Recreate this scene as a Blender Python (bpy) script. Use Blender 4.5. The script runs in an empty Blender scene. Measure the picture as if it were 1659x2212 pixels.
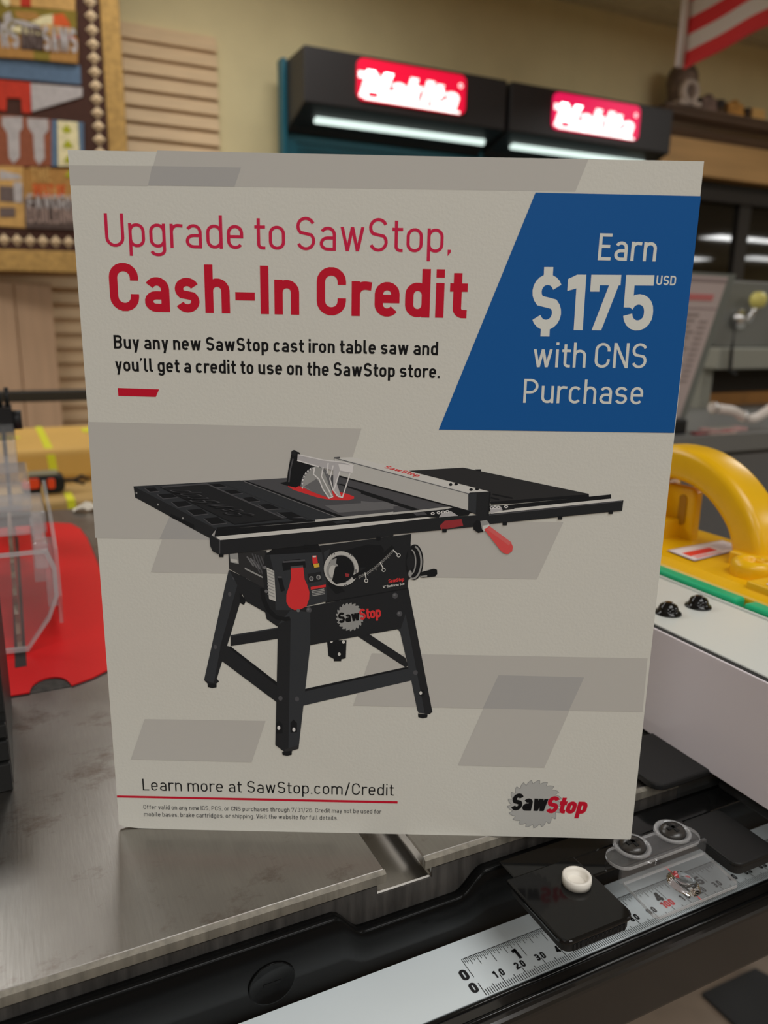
import bpy, bmesh, math, random
from mathutils import Matrix, Vector
random.seed(4)
SC = bpy.context.scene
COL = SC.collection
Z0 = 0.87            # height of the saw table above the shop floor; builders below measure from the table top

# ------------------------------------------------------------------ camera, world, lights, exposure
cam_d = bpy.data.cameras.new('camera'); cam = bpy.data.objects.new('camera', cam_d); COL.objects.link(cam)
RIGHT = Vector((0.90152918, -0.43240503, 0.0164629)); DOWN = Vector((-0.08986184, -0.2242993, -0.97036832)); FWD = Vector((0.42328476, 0.87333597, -0.24106908))
M = Matrix.Identity(4)
for i in range(3):
    M[i][0] = RIGHT[i]; M[i][1] = -DOWN[i]; M[i][2] = -FWD[i]
M[2][3] = Z0 + 0.21
cam.matrix_world = M
cam_d.sensor_width = 36.0; cam_d.lens = 27.05; cam_d.clip_start = 0.01; cam_d.clip_end = 60
cam_d.dof.use_dof = True; cam_d.dof.focus_distance = 0.292; cam_d.dof.aperture_fstop = 11.5
SC.camera = cam
SC.view_settings.view_transform = 'Standard'; SC.view_settings.look = 'None'
SC.view_settings.exposure = -0.2; SC.view_settings.gamma = 1.0; SC.view_settings.use_curve_mapping = False

world = bpy.data.worlds.new('world'); SC.world = world; world.use_nodes = True
world.node_tree.nodes['Background'].inputs[0].default_value = (0.02, 0.02, 0.025, 1)
world.node_tree.nodes['Background'].inputs[1].default_value = 0.3

def ceiling_light(x, y, sx, sy, power, color=(1.0, 1.0, 0.985), z=1.80):
    d = bpy.data.lights.new('ceiling_light', 'AREA'); d.shape = 'RECTANGLE'; d.size = sx; d.size_y = sy; d.energy = power; d.color = color
    o = bpy.data.objects.new('ceiling_light', d); COL.objects.link(o); o.location = (x, y, z + Z0)
    return o
LIGHTS = [
    (-1.4, 2.4, 1.2, 0.5, 24), (-0.45, 2.0, 0.6, 0.5, 6), (0.9, 2.7, 1.2, 0.4, 15), (3.9, 1.7, 1.2, 0.5, 27), (0.5, -0.6, 1.2, 0.6, 19),
    (-1.6, -1.3, 1.2, 0.6, 26), (0.9, -2.2, 1.2, 0.6, 19), (-1.5, -4.2, 1.2, 0.6, 40), (3.6, -1.6, 1.2, 0.6, 30),
    (4.6, -5.2, 1.2, 0.6, 30),
    (12.35, -3.4, 1.2, 0.5, 46), (13.9, -3.3, 1.8, 0.5, 60), (16.9, -6.1, 2.2, 0.7, 60), (15.1, -7.1, 1.2, 0.5, 40), (8.2, -4.5, 1.2, 0.6, 30)]
for a in LIGHTS: ceiling_light(*a)

# ------------------------------------------------------------------ materials
KB = 0.47
def lin(c):
    c /= 255.0
    return c / 12.92 if c <= 0.04045 else ((c + 0.055) / 1.055) ** 2.4
def col(r, g, b, k=KB):
    c = [lin(v) / k for v in (r, g, b)]; q = min(1.0, 0.86 / max(c))      # keep the hue of bright colours
    return tuple(v * q for v in c) + (1,)
def mat(name, rgb, rough=0.5, metal=0.0, k=KB, var=0.0, scale=40.0, stretch=(1, 1, 1), bump=0.0, bscale=None, emit=0.0, spec=0.5, coat=0.0, coords='Object', var2=None):
    m = bpy.data.materials.new(name); m.use_nodes = True
    nt = m.node_tree; b = nt.nodes['Principled BSDF']
    c = col(*rgb, k=k)
    b.inputs['Base Color'].default_value = c
    b.inputs['Roughness'].default_value = rough; b.inputs['Metallic'].default_value = metal
    b.inputs['Specular IOR Level'].default_value = spec
    if coat: b.inputs['Coat Weight'].default_value = coat; b.inputs['Coat Roughness'].default_value = 0.05
    if emit:
        b.inputs['Emission Color'].default_value = col(*rgb, k=1.0); b.inputs['Emission Strength'].default_value = emit
    if var or bump:
        tc = nt.nodes.new('ShaderNodeTexCoord'); mp = nt.nodes.new('ShaderNodeMapping'); mp.inputs['Scale'].default_value = stretch
        nt.links.new(tc.outputs[coords], mp.inputs['Vector'])
        nz = nt.nodes.new('ShaderNodeTexNoise'); nz.inputs['Scale'].default_value = scale; nz.inputs['Detail'].default_value = 5
        nt.links.new(mp.outputs['Vector'], nz.inputs['Vector'])
        if var:
            rp = nt.nodes.new('ShaderNodeValToRGB'); rp.color_ramp.elements[0].position = 0.3; rp.color_ramp.elements[1].position = 0.7
            rp.color_ramp.elements[0].color = tuple(v * (1 - var) for v in c[:3]) + (1,)
            rp.color_ramp.elements[1].color = (col(*var2, k=k) if var2 else tuple(min(1, v * (1 + var)) for v in c[:3]) + (1,))
            nt.links.new(nz.outputs['Fac'], rp.inputs['Fac']); nt.links.new(rp.outputs['Color'], b.inputs['Base Color'])
        if bump:
            bp = nt.nodes.new('ShaderNodeBump'); bp.inputs['Strength'].default_value = bump; bp.inputs['Distance'].default_value = 0.002
            if bscale:
                n2 = nt.nodes.new('ShaderNodeTexNoise'); n2.inputs['Scale'].default_value = bscale; n2.inputs['Detail'].default_value = 3
                nt.links.new(mp.outputs['Vector'], n2.inputs['Vector']); nt.links.new(n2.outputs['Fac'], bp.inputs['Height'])
            else: nt.links.new(nz.outputs['Fac'], bp.inputs['Height'])
            nt.links.new(bp.outputs['Normal'], b.inputs['Normal'])
    return m
def clear_plastic(name, tint=(0.95, 0.95, 0.95), refl=1.0, haze=0.06):
    m = bpy.data.materials.new(name); m.use_nodes = True; nt = m.node_tree
    for n in list(nt.nodes):
        if n.type == 'BSDF_PRINCIPLED': nt.nodes.remove(n)
    out = nt.nodes['Material Output']
    tr = nt.nodes.new('ShaderNodeBsdfTransparent'); tr.inputs[0].default_value = tint + (1,)
    gl = nt.nodes.new('ShaderNodeBsdfGlossy'); gl.inputs['Roughness'].default_value = 0.06
    df = nt.nodes.new('ShaderNodeBsdfDiffuse'); df.inputs[0].default_value = (0.75, 0.75, 0.76, 1)
    fr = nt.nodes.new('ShaderNodeLayerWeight'); fr.inputs['Blend'].default_value = 0.25
    mul = nt.nodes.new('ShaderNodeMath'); mul.operation = 'MULTIPLY'; mul.inputs[1].default_value = refl
    ge = nt.nodes.new('ShaderNodeNewGeometry'); fs = nt.nodes.new('ShaderNodeMath'); fs.operation = 'SUBTRACT'; fs.inputs[0].default_value = 1.0   # light leaving the plastic is not mirrored back
    nt.links.new(ge.outputs['Backfacing'], fs.inputs[1]); ff = nt.nodes.new('ShaderNodeMath'); ff.operation = 'MULTIPLY'
    nt.links.new(fr.outputs['Fresnel'], ff.inputs[0]); nt.links.new(fs.outputs[0], ff.inputs[1]); nt.links.new(ff.outputs[0], mul.inputs[0])
    m0 = nt.nodes.new('ShaderNodeMixShader'); m0.inputs[0].default_value = haze
    nt.links.new(tr.outputs[0], m0.inputs[1]); nt.links.new(df.outputs[0], m0.inputs[2])
    mx = nt.nodes.new('ShaderNodeMixShader')
    nt.links.new(mul.outputs[0], mx.inputs[0]); nt.links.new(m0.outputs[0], mx.inputs[1]); nt.links.new(gl.outputs[0], mx.inputs[2])
    nt.links.new(mx.outputs[0], out.inputs['Surface'])
    return m

MT = {}
def iron():
    m = bpy.data.materials.new('ground_cast_iron'); m.use_nodes = True; nt = m.node_tree; b = nt.nodes['Principled BSDF']
    tc = nt.nodes.new('ShaderNodeTexCoord')
    def noise(scale, detail, sc=(1, 1, 1), rough=0.6):
        mp = nt.nodes.new('ShaderNodeMapping'); mp.inputs['Scale'].default_value = sc
        nt.links.new(tc.outputs['Object'], mp.inputs['Vector'])
        n = nt.nodes.new('ShaderNodeTexNoise'); n.inputs['Scale'].default_value = scale; n.inputs['Detail'].default_value = detail; n.inputs['Roughness'].default_value = rough
        nt.links.new(mp.outputs['Vector'], n.inputs['Vector']); return n
    def ramp(n, p0, p1, c0, c1):
        r = nt.nodes.new('ShaderNodeValToRGB'); r.color_ramp.elements[0].position = p0; r.color_ramp.elements[1].position = p1
        r.color_ramp.elements[0].color = c0; r.color_ramp.elements[1].color = c1; nt.links.new(n.outputs['Fac'], r.inputs['Fac']); return r
    def mixc(f, a, bb, blend='MIX'):
        x = nt.nodes.new('ShaderNodeMix'); x.data_type = 'RGBA'; x.blend_type = blend
        if hasattr(f, 'is_linked'): nt.links.new(f, x.inputs[0])
        else: x.inputs[0].default_value = f
        nt.links.new(a, x.inputs[6]); nt.links.new(bb, x.inputs[7]); return x.outputs[2]
    base = ramp(noise(14, 4), 0.3, 0.7, (0.34, 0.322, 0.30, 1), (0.40, 0.382, 0.355, 1))
    fine = ramp(noise(900, 2, (1, 0.08, 1)), 0.3, 0.75, (0.72, 0.72, 0.72, 1), (1, 1, 1, 1))
    c1 = mixc(0.28, base.outputs['Color'], fine.outputs['Color'], 'MULTIPLY')
    st = ramp(noise(34, 9, (1, 1.3, 1), 0.72), 0.53, 0.66, (0, 0, 0, 1), (1, 1, 1, 1))     # rusty fingerprints and rub marks
    rust = nt.nodes.new('ShaderNodeRGB'); rust.outputs[0].default_value = (0.16, 0.115, 0.092, 1)
    m2 = nt.nodes.new('ShaderNodeMath'); m2.operation = 'MULTIPLY'; m2.inputs[1].default_value = 0.6
    nt.links.new(st.outputs['Color'], m2.inputs[0])
    c2 = mixc(m2.outputs[0], c1, rust.outputs[0])
    nt.links.new(c2, b.inputs['Base Color'])
    b.inputs['Metallic'].default_value = 1.0
    rr = ramp(noise(30, 8, (1, 1, 1), 0.7), 0.35, 0.75, (0.29,) * 3 + (1,), (0.35,) * 3 + (1,))
    nt.links.new(rr.outputs['Color'], b.inputs['Roughness'])
    bp = nt.nodes.new('ShaderNodeBump'); bp.inputs['Strength'].default_value = 0.05; bp.inputs['Distance'].default_value = 0.0006
    nn = noise(700, 2, (1, 0.1, 1)); nt.links.new(nn.outputs['Fac'], bp.inputs['Height']); nt.links.new(bp.outputs['Normal'], b.inputs['Normal'])
    return m
IRON = iron()
IRON_EDGE = mat('milled_iron_edge', (92, 88, 80), 0.6, 0.3, var=0.25, scale=300, stretch=(1, 1, 0.1), bump=0.3)
IRON_ROUGH = mat('rough_cast_iron', (46, 44, 42), 0.7, 0.2, var=0.5, scale=220, stretch=(1, 1, 0.12), bump=0.6)
BLACK_GLOSS = mat('black_gloss_paint', (12, 12, 12), 0.10, spec=0.35)
RAIL_BLACK = mat('black_rail_paint', (8, 8, 8), 0.22, spec=0.10)
BLACK_STEEL = mat('black_satin_steel', (30, 30, 30), 0.38)
BLACK_PLASTIC = mat('black_plastic', (22, 22, 22), 0.45, spec=0.25)
BLACK_RUBBER = mat('black_rubber', (20, 20, 20), 0.7)
TAPE_WHITE = mat('white_tape', (205, 213, 216), 0.32)
PAPER = mat('white_card', (163, 162, 156), 0.6, spec=0.2, bump=0.05, scale=900)
NYLON = mat('white_nylon', (190, 186, 178), 0.35)
FENCE_WHITE = mat('white_laminate', (154, 156, 152), 0.28)
FENCE_FACE = mat('white_gloss_face', (162, 156, 160), 0.18)
RED_INSERT = mat('red_insert', (184, 22, 26), 0.3, spec=0.25)
YELLOW = mat('yellow_plastic', (228, 176, 16), 0.3, var=0.06, scale=30)
GREEN = mat('green_rubber', (18, 126, 86), 0.4, spec=0.3)
CLEAR = clear_plastic('clear_plastic', tint=(0.99, 0.99, 0.99), refl=1.7, haze=0.045)
CLEAR2 = clear_plastic('clear_acrylic', tint=(0.98, 0.98, 0.98), refl=0.9, haze=0.07)
BLOCKY = clear_plastic('clear_moulded_plastic', tint=(0.97, 0.97, 0.97), refl=1.3, haze=0.26)
CHROME = mat('bright_steel', (190, 190, 190), 0.22, 1.0)
BLADE = mat('saw_blade_steel', (120, 108, 96), 0.35, 0.8, var=0.3, scale=60)

# ------------------------------------------------------------------ mesh helpers
class MB:
    def __init__(s): s.v = []; s.f = []; s.m = []; s.sm = []
    def add(s, vs, fs, mi=0, smooth=False):
        o = len(s.v); s.v += [tuple(p) for p in vs]
        for f in fs: s.f.append([i + o for i in f]); s.m.append(mi); s.sm.append(smooth)
        return s
    def face(s, pts, mi=0): return s.add(pts, [list(range(len(pts)))], mi)
    def box(s, x0, x1, y0, y1, z0, z1, mi=0):
        vs = [(x, y, z) for z in (z0, z1) for y in (y0, y1) for x in (x0, x1)]
        return s.add(vs, [[0, 2, 3, 1], [4, 5, 7, 6], [0, 1, 5, 4], [2, 6, 7, 3], [0, 4, 6, 2], [1, 3, 7, 5]], mi)
    def prism(s, poly, axis, a, b, mi=0, smooth=False):
        def P(p, t): return (p[0], p[1], t) if axis == 'z' else ((p[0], t, p[1]) if axis == 'y' else (t, p[0], p[1]))
        n = len(poly); vs = [P(p, a) for p in poly] + [P(p, b) for p in poly]
        s.add(vs, [list(range(n))[::-1], list(range(n, 2 * n))], mi)
        o = len(s.v) - 2 * n
        for i in range(n):
            s.f.append([o + i, o + (i + 1) % n, o + n + (i + 1) % n, o + n + i]); s.m.append(mi); s.sm.append(smooth)
        return s
    def lathe(s, prof, c=(0, 0, 0), axis='z', n=24, mi=0, smooth=True):
        def P(r, h, a):
            x, y = r * math.cos(a), r * math.sin(a)
            d = (x, y, h) if axis == 'z' else ((x, h, y) if axis == 'y' else (h, x, y))
            return (c[0] + d[0], c[1] + d[1], c[2] + d[2])
        vs = [P(r, h, 2 * math.pi * k / n) for r, h in prof for k in range(n)]
        fs = []
        for i in range(len(prof) - 1):
            for k in range(n): fs.append([i * n + k, i * n + (k + 1) % n, (i + 1) * n + (k + 1) % n, (i + 1) * n + k])
        s.add(vs, fs, mi, smooth)
        o = len(s.v) - len(vs)
        for e, i in ((0, 0), (1, len(prof) - 1)):
            if prof[i][0] > 1e-6 and prof[0] != prof[-1]: s.f.append([o + i * n + k for k in range(n)][::(-1 if e == 0 else 1)]); s.m.append(mi); s.sm.append(False)
        return s
    def cyl(s, c, r, h, axis='z', n=20, mi=0): return s.lathe([(r, 0), (r, h)], c, axis, n, mi)
    def sweep(s, path, sect, mi=0, smooth=True, up=(1, 0, 0), closed=False):
        # sect: closed 2D outline (a along 'up', b along the normal); path: 3D points
        n = len(path); k = len(sect); vs = []
        for i, p in enumerate(path):
            p = Vector(p)
            q0 = Vector(path[(i - 1) % n] if closed else path[max(0, i - 1)]); q1 = Vector(path[(i + 1) % n] if closed else path[min(n - 1, i + 1)])
            t = (q1 - q0).normalized(); u = Vector(up); u = (u - t * u.dot(t)).normalized(); w = t.cross(u)
            sc = sect[i] if isinstance(sect[0][0], (tuple, list)) else sect
            vs += [p + u * a + w * b for a, b in sc]
        if isinstance(sect[0][0], (tuple, list)): k = len(sect[0])
        fs = []
        for i in range(n if closed else n - 1):
            j = (i + 1) % n
            for q in range(k): fs.append([i * k + q, i * k + (q + 1) % k, j * k + (q + 1) % k, j * k + q])
        s.add(vs, fs, mi, smooth)
        if not closed:
            o = len(s.v) - len(vs)
            s.f += [[o + q for q in range(k)][::-1], [o + (n - 1) * k + q for q in range(k)]]; s.m += [mi, mi]; s.sm += [False, False]
        return s
    def tube(s, path, r, n=12, mi=0, up=(0, 0, 1), closed=False):
        if isinstance(r, (int, float)): sect = [(r * math.cos(2 * math.pi * k / n), r * math.sin(2 * math.pi * k / n)) for k in range(n)]
        else: sect = [[(q * math.cos(2 * math.pi * k / n), q * math.sin(2 * math.pi * k / n)) for k in range(n)] for q in r]
        return s.sweep(path, sect, mi, True, up, closed)
def rrect(x0, x1, y0, y1, r, n=5):
    out = []
    for cx, cy, a in ((x1 - r, y0 + r, -90), (x1 - r, y1 - r, 0), (x0 + r, y1 - r, 90), (x0 + r, y0 + r, 180)):
        out += [(cx + r * math.cos(math.radians(a + 90 * i / n)), cy + r * math.sin(math.radians(a + 90 * i / n))) for i in range(n + 1)]
    return out
WM = {}
def obj(name, mb, mats, parent=None, bevel=0.0, seg=2, local=False, label=None, kind=None, recalc=True):
    me = bpy.data.meshes.new(name)
    mw = WM[parent.name] if parent else Matrix.Translation((0, 0, Z0))
    inv = mw.inverted()
    vs = mb.v if local else [tuple(inv @ Vector((x, y, z + Z0))) for x, y, z in mb.v]
    me.from_pydata(vs, [], mb.f)
    for m in (mats if isinstance(mats, (list, tuple)) else [mats]): me.materials.append(m)
    for p, mi, sm in zip(me.polygons, mb.m, mb.sm): p.material_index = mi; p.use_smooth = sm
    if recalc:
        bm = bmesh.new(); bm.from_mesh(me); bmesh.ops.recalc_face_normals(bm, faces=bm.faces); bm.to_mesh(me); bm.free()
    o = bpy.data.objects.new(name, me); COL.objects.link(o)
    if parent: o.parent = parent; WM[o.name] = mw
    else: o.matrix_world = mw; WM[o.name] = mw
    if bevel:
        b = o.modifiers.new('bevel', 'BEVEL'); b.width = bevel; b.segments = seg; b.limit_method = 'ANGLE'; b.angle_limit = math.radians(40)
    if label: o['label'] = label
    if kind: o['kind'] = kind
    return o
def tag(o, label, cat, group=None):
    o['label'] = label; o['category'] = cat
    if group: o['group'] = group
    return o
def thing(name, label, cat, loc=(0, 0, 0), rz=0.0, group=None):
    o = bpy.data.objects.new(name, None); COL.objects.link(o); o.empty_display_size = 0.05
    o.location = (loc[0], loc[1], loc[2] + Z0); o.rotation_euler = (0, 0, rz)
    WM[o.name] = Matrix.Translation((loc[0], loc[1], loc[2] + Z0)) @ Matrix.Rotation(rz, 4, 'Z')
    return tag(o, label, cat, group)

# ------------------------------------------------------------------ stroke lettering (a plain DIN-like sans drawn from centre lines)
def AR(cx, cy, rx, ry, a0, a1, n=9):
    return [(cx + rx * math.cos(math.radians(a0 + (a1 - a0) * i / n)), cy + ry * math.sin(math.radians(a0 + (a1 - a0) * i / n))) for i in range(n + 1)]
def ribbon(pts, w, closed=False):
    h = w / 2; n = len(pts); L = []; R = []
    q = [p for i, p in enumerate(pts) if i == 0 or math.dist(p, pts[i - 1]) > 1e-6]
    if closed and math.dist(q[0], q[-1]) < 1e-6: q.pop()
    n = len(q)
    for i in range(n):
        a = q[(i - 1) % n] if closed or i > 0 else None; b = q[i]; c = q[(i + 1) % n] if closed or i < n - 1 else None
        d1 = d2 = None
        if a: l = math.dist(a, b); d1 = ((b[0] - a[0]) / l, (b[1] - a[1]) / l)
        if c: l = math.dist(b, c); d2 = ((c[0] - b[0]) / l, (c[1] - b[1]) / l)
        d1 = d1 or d2; d2 = d2 or d1
        n1 = (-d1[1], d1[0]); n2 = (-d2[1], d2[0]); mx, my = n1[0] + n2[0], n1[1] + n2[1]; l = math.hypot(mx, my)
        if l < 0.2: mx, my, k = n1[0], n1[1], 1
        else: mx, my = mx / l, my / l; k = min(2.0, 1 / max(0.3, mx * n1[0] + my * n1[1]))
        L.append((b[0] + mx * h * k, b[1] + my * h * k)); R.append((b[0] - mx * h * k, b[1] - my * h * k))
    out = []
    for i in range(n if closed else n - 1):
        j = (i + 1) % n; out.append([L[i], L[j], R[j], R[i]])
    return out
def glyph(ch, w):
    h = w / 2; x = 0.72; e = w - 0.09; L = 0.475 + 0.42 * e; C = 0.56 + 0.5 * e; S = []; P = []; D = 0.26
    def bowl(l, r, b, t):
        rad = (r - l) / 2; ry = min(rad, (t - b) / 2); cx = (l + r) / 2
        S.append((AR(cx, t - ry, rad, ry, 0, 180) + AR(cx, b + ry, rad, ry, 180, 360), True))
    def st(*p): S.append((list(p), False))
    def dg(x0, y0, x1, y1):
        ln = math.hypot(x1 - x0, y1 - y0); k = h * ln / abs(y1 - y0)
        P.append([(x0 - k, y0), (x0 + k, y0), (x1 + k, y1), (x1 - k, y1)])
    def ess(W, t):
        b = h; rx = W / 2 - h; cx = W / 2; ry = (t - b) * 0.265
        S.append((AR(cx, t - ry, rx, ry, 22, 228, 12) + AR(cx, b + ry, rx, ry, 48, -158, 12), False))
    W = L; l = h; r = L - h; cx = L / 2; rad = (r - l) / 2; t = x - h
    if ch == ' ': return -1, S, P
    if ch == 'a':
        S.append((AR(cx, t - rad, rad, rad, 152, 0) + [(r, 0)], False)); m = 0.43 - h; ry = (m - h) / 2
        S.append(([(r, m)] + AR(l + ry * 1.1, h + ry, ry * 1.1, ry, 90, 270) + [(r, h)], False))
    elif ch in 'bpdqog':
        bowl(l, r, h, t)
        if ch == 'b': st((l, 0), (l, 1))
        if ch == 'd': st((r, 0), (r, 1))
        if ch == 'p': st((l, -D), (l, x))
        if ch == 'q': st((r, -D), (r, x))
        if ch == 'g': S.append(([(r, x), (r, -D + h + 0.14)] + AR(cx, -D + h + 0.14, rad, 0.14, 0, -165), False))
    elif ch == 'c': S.append((AR(cx, t - rad, rad, rad, 32, 180) + AR(cx, h + rad, rad, rad, 180, 328), False))
    elif ch == 'e': m = 0.37; st((l, m), (r, m)); S.append(([(r, m - h), (r, t - rad)] + AR(cx, t - rad, rad, rad, 0, 180) + AR(cx, h + rad, rad, rad, 180, 326), False))
    elif ch == 's': W = L - 0.01; ess(W, t)
    elif ch == 'f':
        W = 0.32 + 0.5 * e; sx = 0.08 + h; S.append(([(sx, 0), (sx, 1 - h - 0.12)] + AR(sx + 0.12, 1 - h - 0.12, 0.12, 0.12, 180, 90) + [(W, 1 - h)], False)); st((0, t), (W, t))
    elif ch == 't':
        W = 0.31 + 0.6 * e; sx = 0.07 + h; S.append(([(sx, 0.93), (sx, h + 0.12)] + AR(sx + 0.12, h + 0.12, 0.12, 0.12, 180, 270) + [(W, h)], False)); st((0, t), (W, t))
    elif ch == 'l': W = w + 0.1; S.append(([(h, 1), (h, h + 0.11)] + AR(h + 0.11, h + 0.11, 0.11, 0.11, 180, 270) + [(W, h)], False))
    elif ch == 'i': W = w; st((h, 0), (h, x)); st((h, 1 - w), (h, 1))
    elif ch == 'k': W = 0.44 + 0.5 * e; st((l, 0), (l, 1)); dg(W - h * 1.3, x, l + h * 0.6, 0.26); dg(l + 0.13, 0.40, W - h * 1.2, 0)
    elif ch in 'nh': st((l, 0), (l, 1 if ch == 'h' else x)); S.append((AR(cx, t - rad, rad, rad, 180, 0) + [(r, 0)], False))
    elif ch == 'm':
        W = 0.80 + 0.8 * e; ra = (W - w) / 4; st((l, 0), (l, x))
        for q in (0, 1): S.append((AR(l + ra * (1 + 2 * q), t - ra, ra, ra, 180, 0) + [(l + ra * (2 + 2 * q), 0)], False))
    elif ch == 'u': S.append(([(l, x), (l, h + rad)] + AR(cx, h + rad, rad, rad, 180, 360), False)); st((r, 0), (r, x))
    elif ch == 'r': W = 0.375 + 0.40 * e; ra = 0.19; st((l, 0), (l, x)); S.append((AR(l + ra, t - ra, ra, ra, 180, 85) + [(W, t - 0.015)], False))
    elif ch in 'vwy':
        if ch == 'w':
            W = 0.70 + 0.8 * e; q = h * 1.05; a = W * 0.29
            for x0, y0, x1, y1 in ((q, x, a, 0), (a, 0, W / 2, x), (W / 2, x, W - a, 0), (W - a, 0, W - q, x)): dg(x0, y0, x1, y1)
        else:
            W = L; dg(h * 1.05, x, cx, 0)
            if ch == 'v': dg(W - h * 1.05, x, cx, 0)
            else: dg(W - h * 1.05, x, cx - (W - h * 2) * 0.5 * D / x, -D)
    elif ch == '.': W = w; st((h, 0), (h, w))
    elif ch == ',': W = w; P.append([(0, w), (w, w), (w, 0.02), (0.0, -0.10), (0, 0)])
    elif ch == "'": W = w; P.append([(0, 1), (w, 1), (w * 0.9, 0.86), (0.0, 0.72), (0, 0.9)])
    elif ch == '"': W = 2.6 * w; st((h, 1), (h, 0.74)); st((W - h, 1), (W - h, 0.74))
    elif ch == '-': W = 0.40; st((0, 0.36), (W, 0.36))
    elif ch == '/': W = 0.38; dg(h, -0.1, W - h, 1.05)
    else:
        W = C; r = C - h; cx = C / 2; rad = (r - l) / 2; t = 1 - h
        if ch == 'U': S.append(([(l, 1), (l, h + rad)] + AR(cx, h + rad, rad, rad, 180, 360) + [(r, 1)], False))
        elif ch == 'S': W = C - 0.01; ess(W, t)
        elif ch == '$': ess(W, t); st((cx, 1 - w * 0.5), (cx, 1.13)); st((cx, w * 0.5), (cx, -0.12))
        elif ch in 'CG':
            S.append(([(r, t - rad - 0.06)] + AR(cx, t - rad, rad, rad, 0, 180) + AR(cx, h + rad, rad, rad, 180, 360) + [(r, h + rad + (0.06 if ch == 'C' else 0.16))], False))
            if ch == 'G': st((cx, 0.46), (C, 0.46))
        elif ch == 'O': bowl(l, r, h, t)
        elif ch == 'I': W = w; st((h, 0), (h, 1))
        elif ch in 'ELF':
            W = C - 0.10; st((l, 0), (l, 1))
            if ch != 'F': st((0, h), (W, h))
            if ch != 'L': st((0, 1 - h), (W, 1 - h)); st((0, 0.52), (W - 0.05, 0.52))
        elif ch in 'PRB':
            st((l, 0), (l, 1)); m = 0.44 if ch != 'B' else 0.52; ry = (t - m) / 2
            S.append(([(l, t)] + AR(r - ry, m + ry, ry, ry, 90, -90) + [(l, m)], False))
            if ch == 'R': dg(cx, m, C - h * 1.1, 0)
            if ch == 'B': ry = (m - h) / 2; S.append(([(l, m)] + AR(r - ry, h + ry, ry, ry, 90, -90) + [(l, h)], False))
        elif ch == 'D': ra = rad * 0.95; S.append(([(l, h), (l, t), (r - ra, t)] + AR(r - ra, t - ra, ra, ra, 90, 0) + AR(r - ra, h + ra, ra, ra, 0, -90) + [(l - h, h)], False))
        elif ch == 'N': st((l, 0), (l, 1)); st((r, 0), (r, 1)); dg(l, 1, r, 0)
        elif ch == 'M': W = C + 0.16; st((l, 0), (l, 1)); st((W - h, 0), (W - h, 1)); dg(l, 1, W / 2, 0.25); dg(W - h, 1, W / 2, 0.25)
        elif ch in 'VA':
            y0, y1 = (1, 0) if ch == 'V' else (0, 1); dg(h * 1.05, y0, cx, y1); dg(C - h * 1.05, y0, cx, y1)
            if ch == 'A': st((C * 0.22, 0.26), (C * 0.78, 0.26))
        elif ch == 'W':
            W = C + 0.28; a = W * 0.28; q = h * 1.05
            for x0, y0, x1, y1 in ((q, 1, a, 0), (a, 0, W / 2, 1), (W / 2, 1, W - a, 0), (W - a, 0, W - q, 1)): dg(x0, y0, x1, y1)
        elif ch == 'T': st((cx, 0), (cx, 1)); st((0, 1 - h), (C, 1 - h))
        elif ch == 'H': st((l, 0), (l, 1)); st((r, 0), (r, 1)); st((l, 0.5), (r, 0.5))
        elif ch == '1': W = 0.30 + 0.7 * e; st((W - h, 0), (W - h, 1)); q = w * 1.15; P.append([(0, 0.92), (W - w, 1), (W - h * 0.5, 1), (W - h * 0.5, 0.96 - q * 0.8), (0, 0.92 - q)])
        elif ch == '0': W = C - 0.04; bowl(l, W - h, h, t)
        elif ch == '7': st((0, 1 - h), (W, 1 - h)); st((h, 1), (h, 0.70)); dg(W - h * 1.1, 1 - h, W * 0.30, 0)
        elif ch == '5':
            m = 0.66 - h; S.append(([(r + h * 0.6, t), (l, t), (l, 0.42)], False))
            S.append((AR(cx, m - rad, rad, rad, 160, 0) + AR(cx, h + rad, rad, rad, 0, -176), False))
        elif ch == '2': S.append((AR(cx, t - rad, rad, rad, 180, -30) + [(l + h * 0.3, w), (l, h), (r + h, h)], False))
        elif ch == '3':
            ry = (t - h) / 4; S.append((AR(cx, t - ry, rad, ry, 160, -90) + AR(cx, h + ry, rad, ry, 90, -160), False))
        elif ch == '4': st((r - 0.06, 0), (r - 0.06, 1)); dg(r - 0.08, 1, l, 0.22); st((0, 0.24), (C, 0.24))
        elif ch in '69':
            bowl(l, r, h if ch == '6' else 0.40, 0.60 if ch == '6' else t)
            S.append((AR(cx, t - rad, rad, rad, 40, 180) + [(l, 0.3)], False) if ch == '6' else (AR(cx, h + rad, rad, rad, 220, 360) + [(r, 0.7)], False))
        elif ch == '8': bowl(l, r, h, 0.52); bowl(l + 0.02, r - 0.02, 0.52, t)
    return W, S, P
GROUPS = []
def lettering(text, w, gap=0.13, space=0.33):
    polys = []; x = 0.0; GROUPS.clear()
    for ch in text:
        W, S, P = glyph(ch, w)
        if W < 0: x += space + 0.35 * (w - 0.09) - gap; continue
        for pts, cl in S:
            rb = ribbon(pts, w, cl); GROUPS.append(len(rb))
            for q in rb: polys.append([(a + x, b) for a, b in q])
        for p in P: polys.append([(a + x, b) for a, b in p]); GROUPS.append(1)
        x += W + gap - (0.05 if ch == 'r' else 0.025 if ch in 'cty' else 0.0)
    return polys, x - gap
def text_fit(text, w, a, b, cap, gap=0.13, shear=0.0, space=0.33):
    """letter polygons with their baseline from a to b and the given cap height (2-D)"""
    polys, W = lettering(text, w, gap, space)
    ux, uy = (b[0] - a[0]) / W, (b[1] - a[1]) / W; ln = math.hypot(ux, uy); vx, vy = -uy / ln * cap, ux / ln * cap
    return [[(a[0] + ux * (p[0] + shear * p[1]) + vx * p[1], a[1] + uy * (p[0] + shear * p[1]) + vy * p[1]) for p in q] for q in polys]
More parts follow.
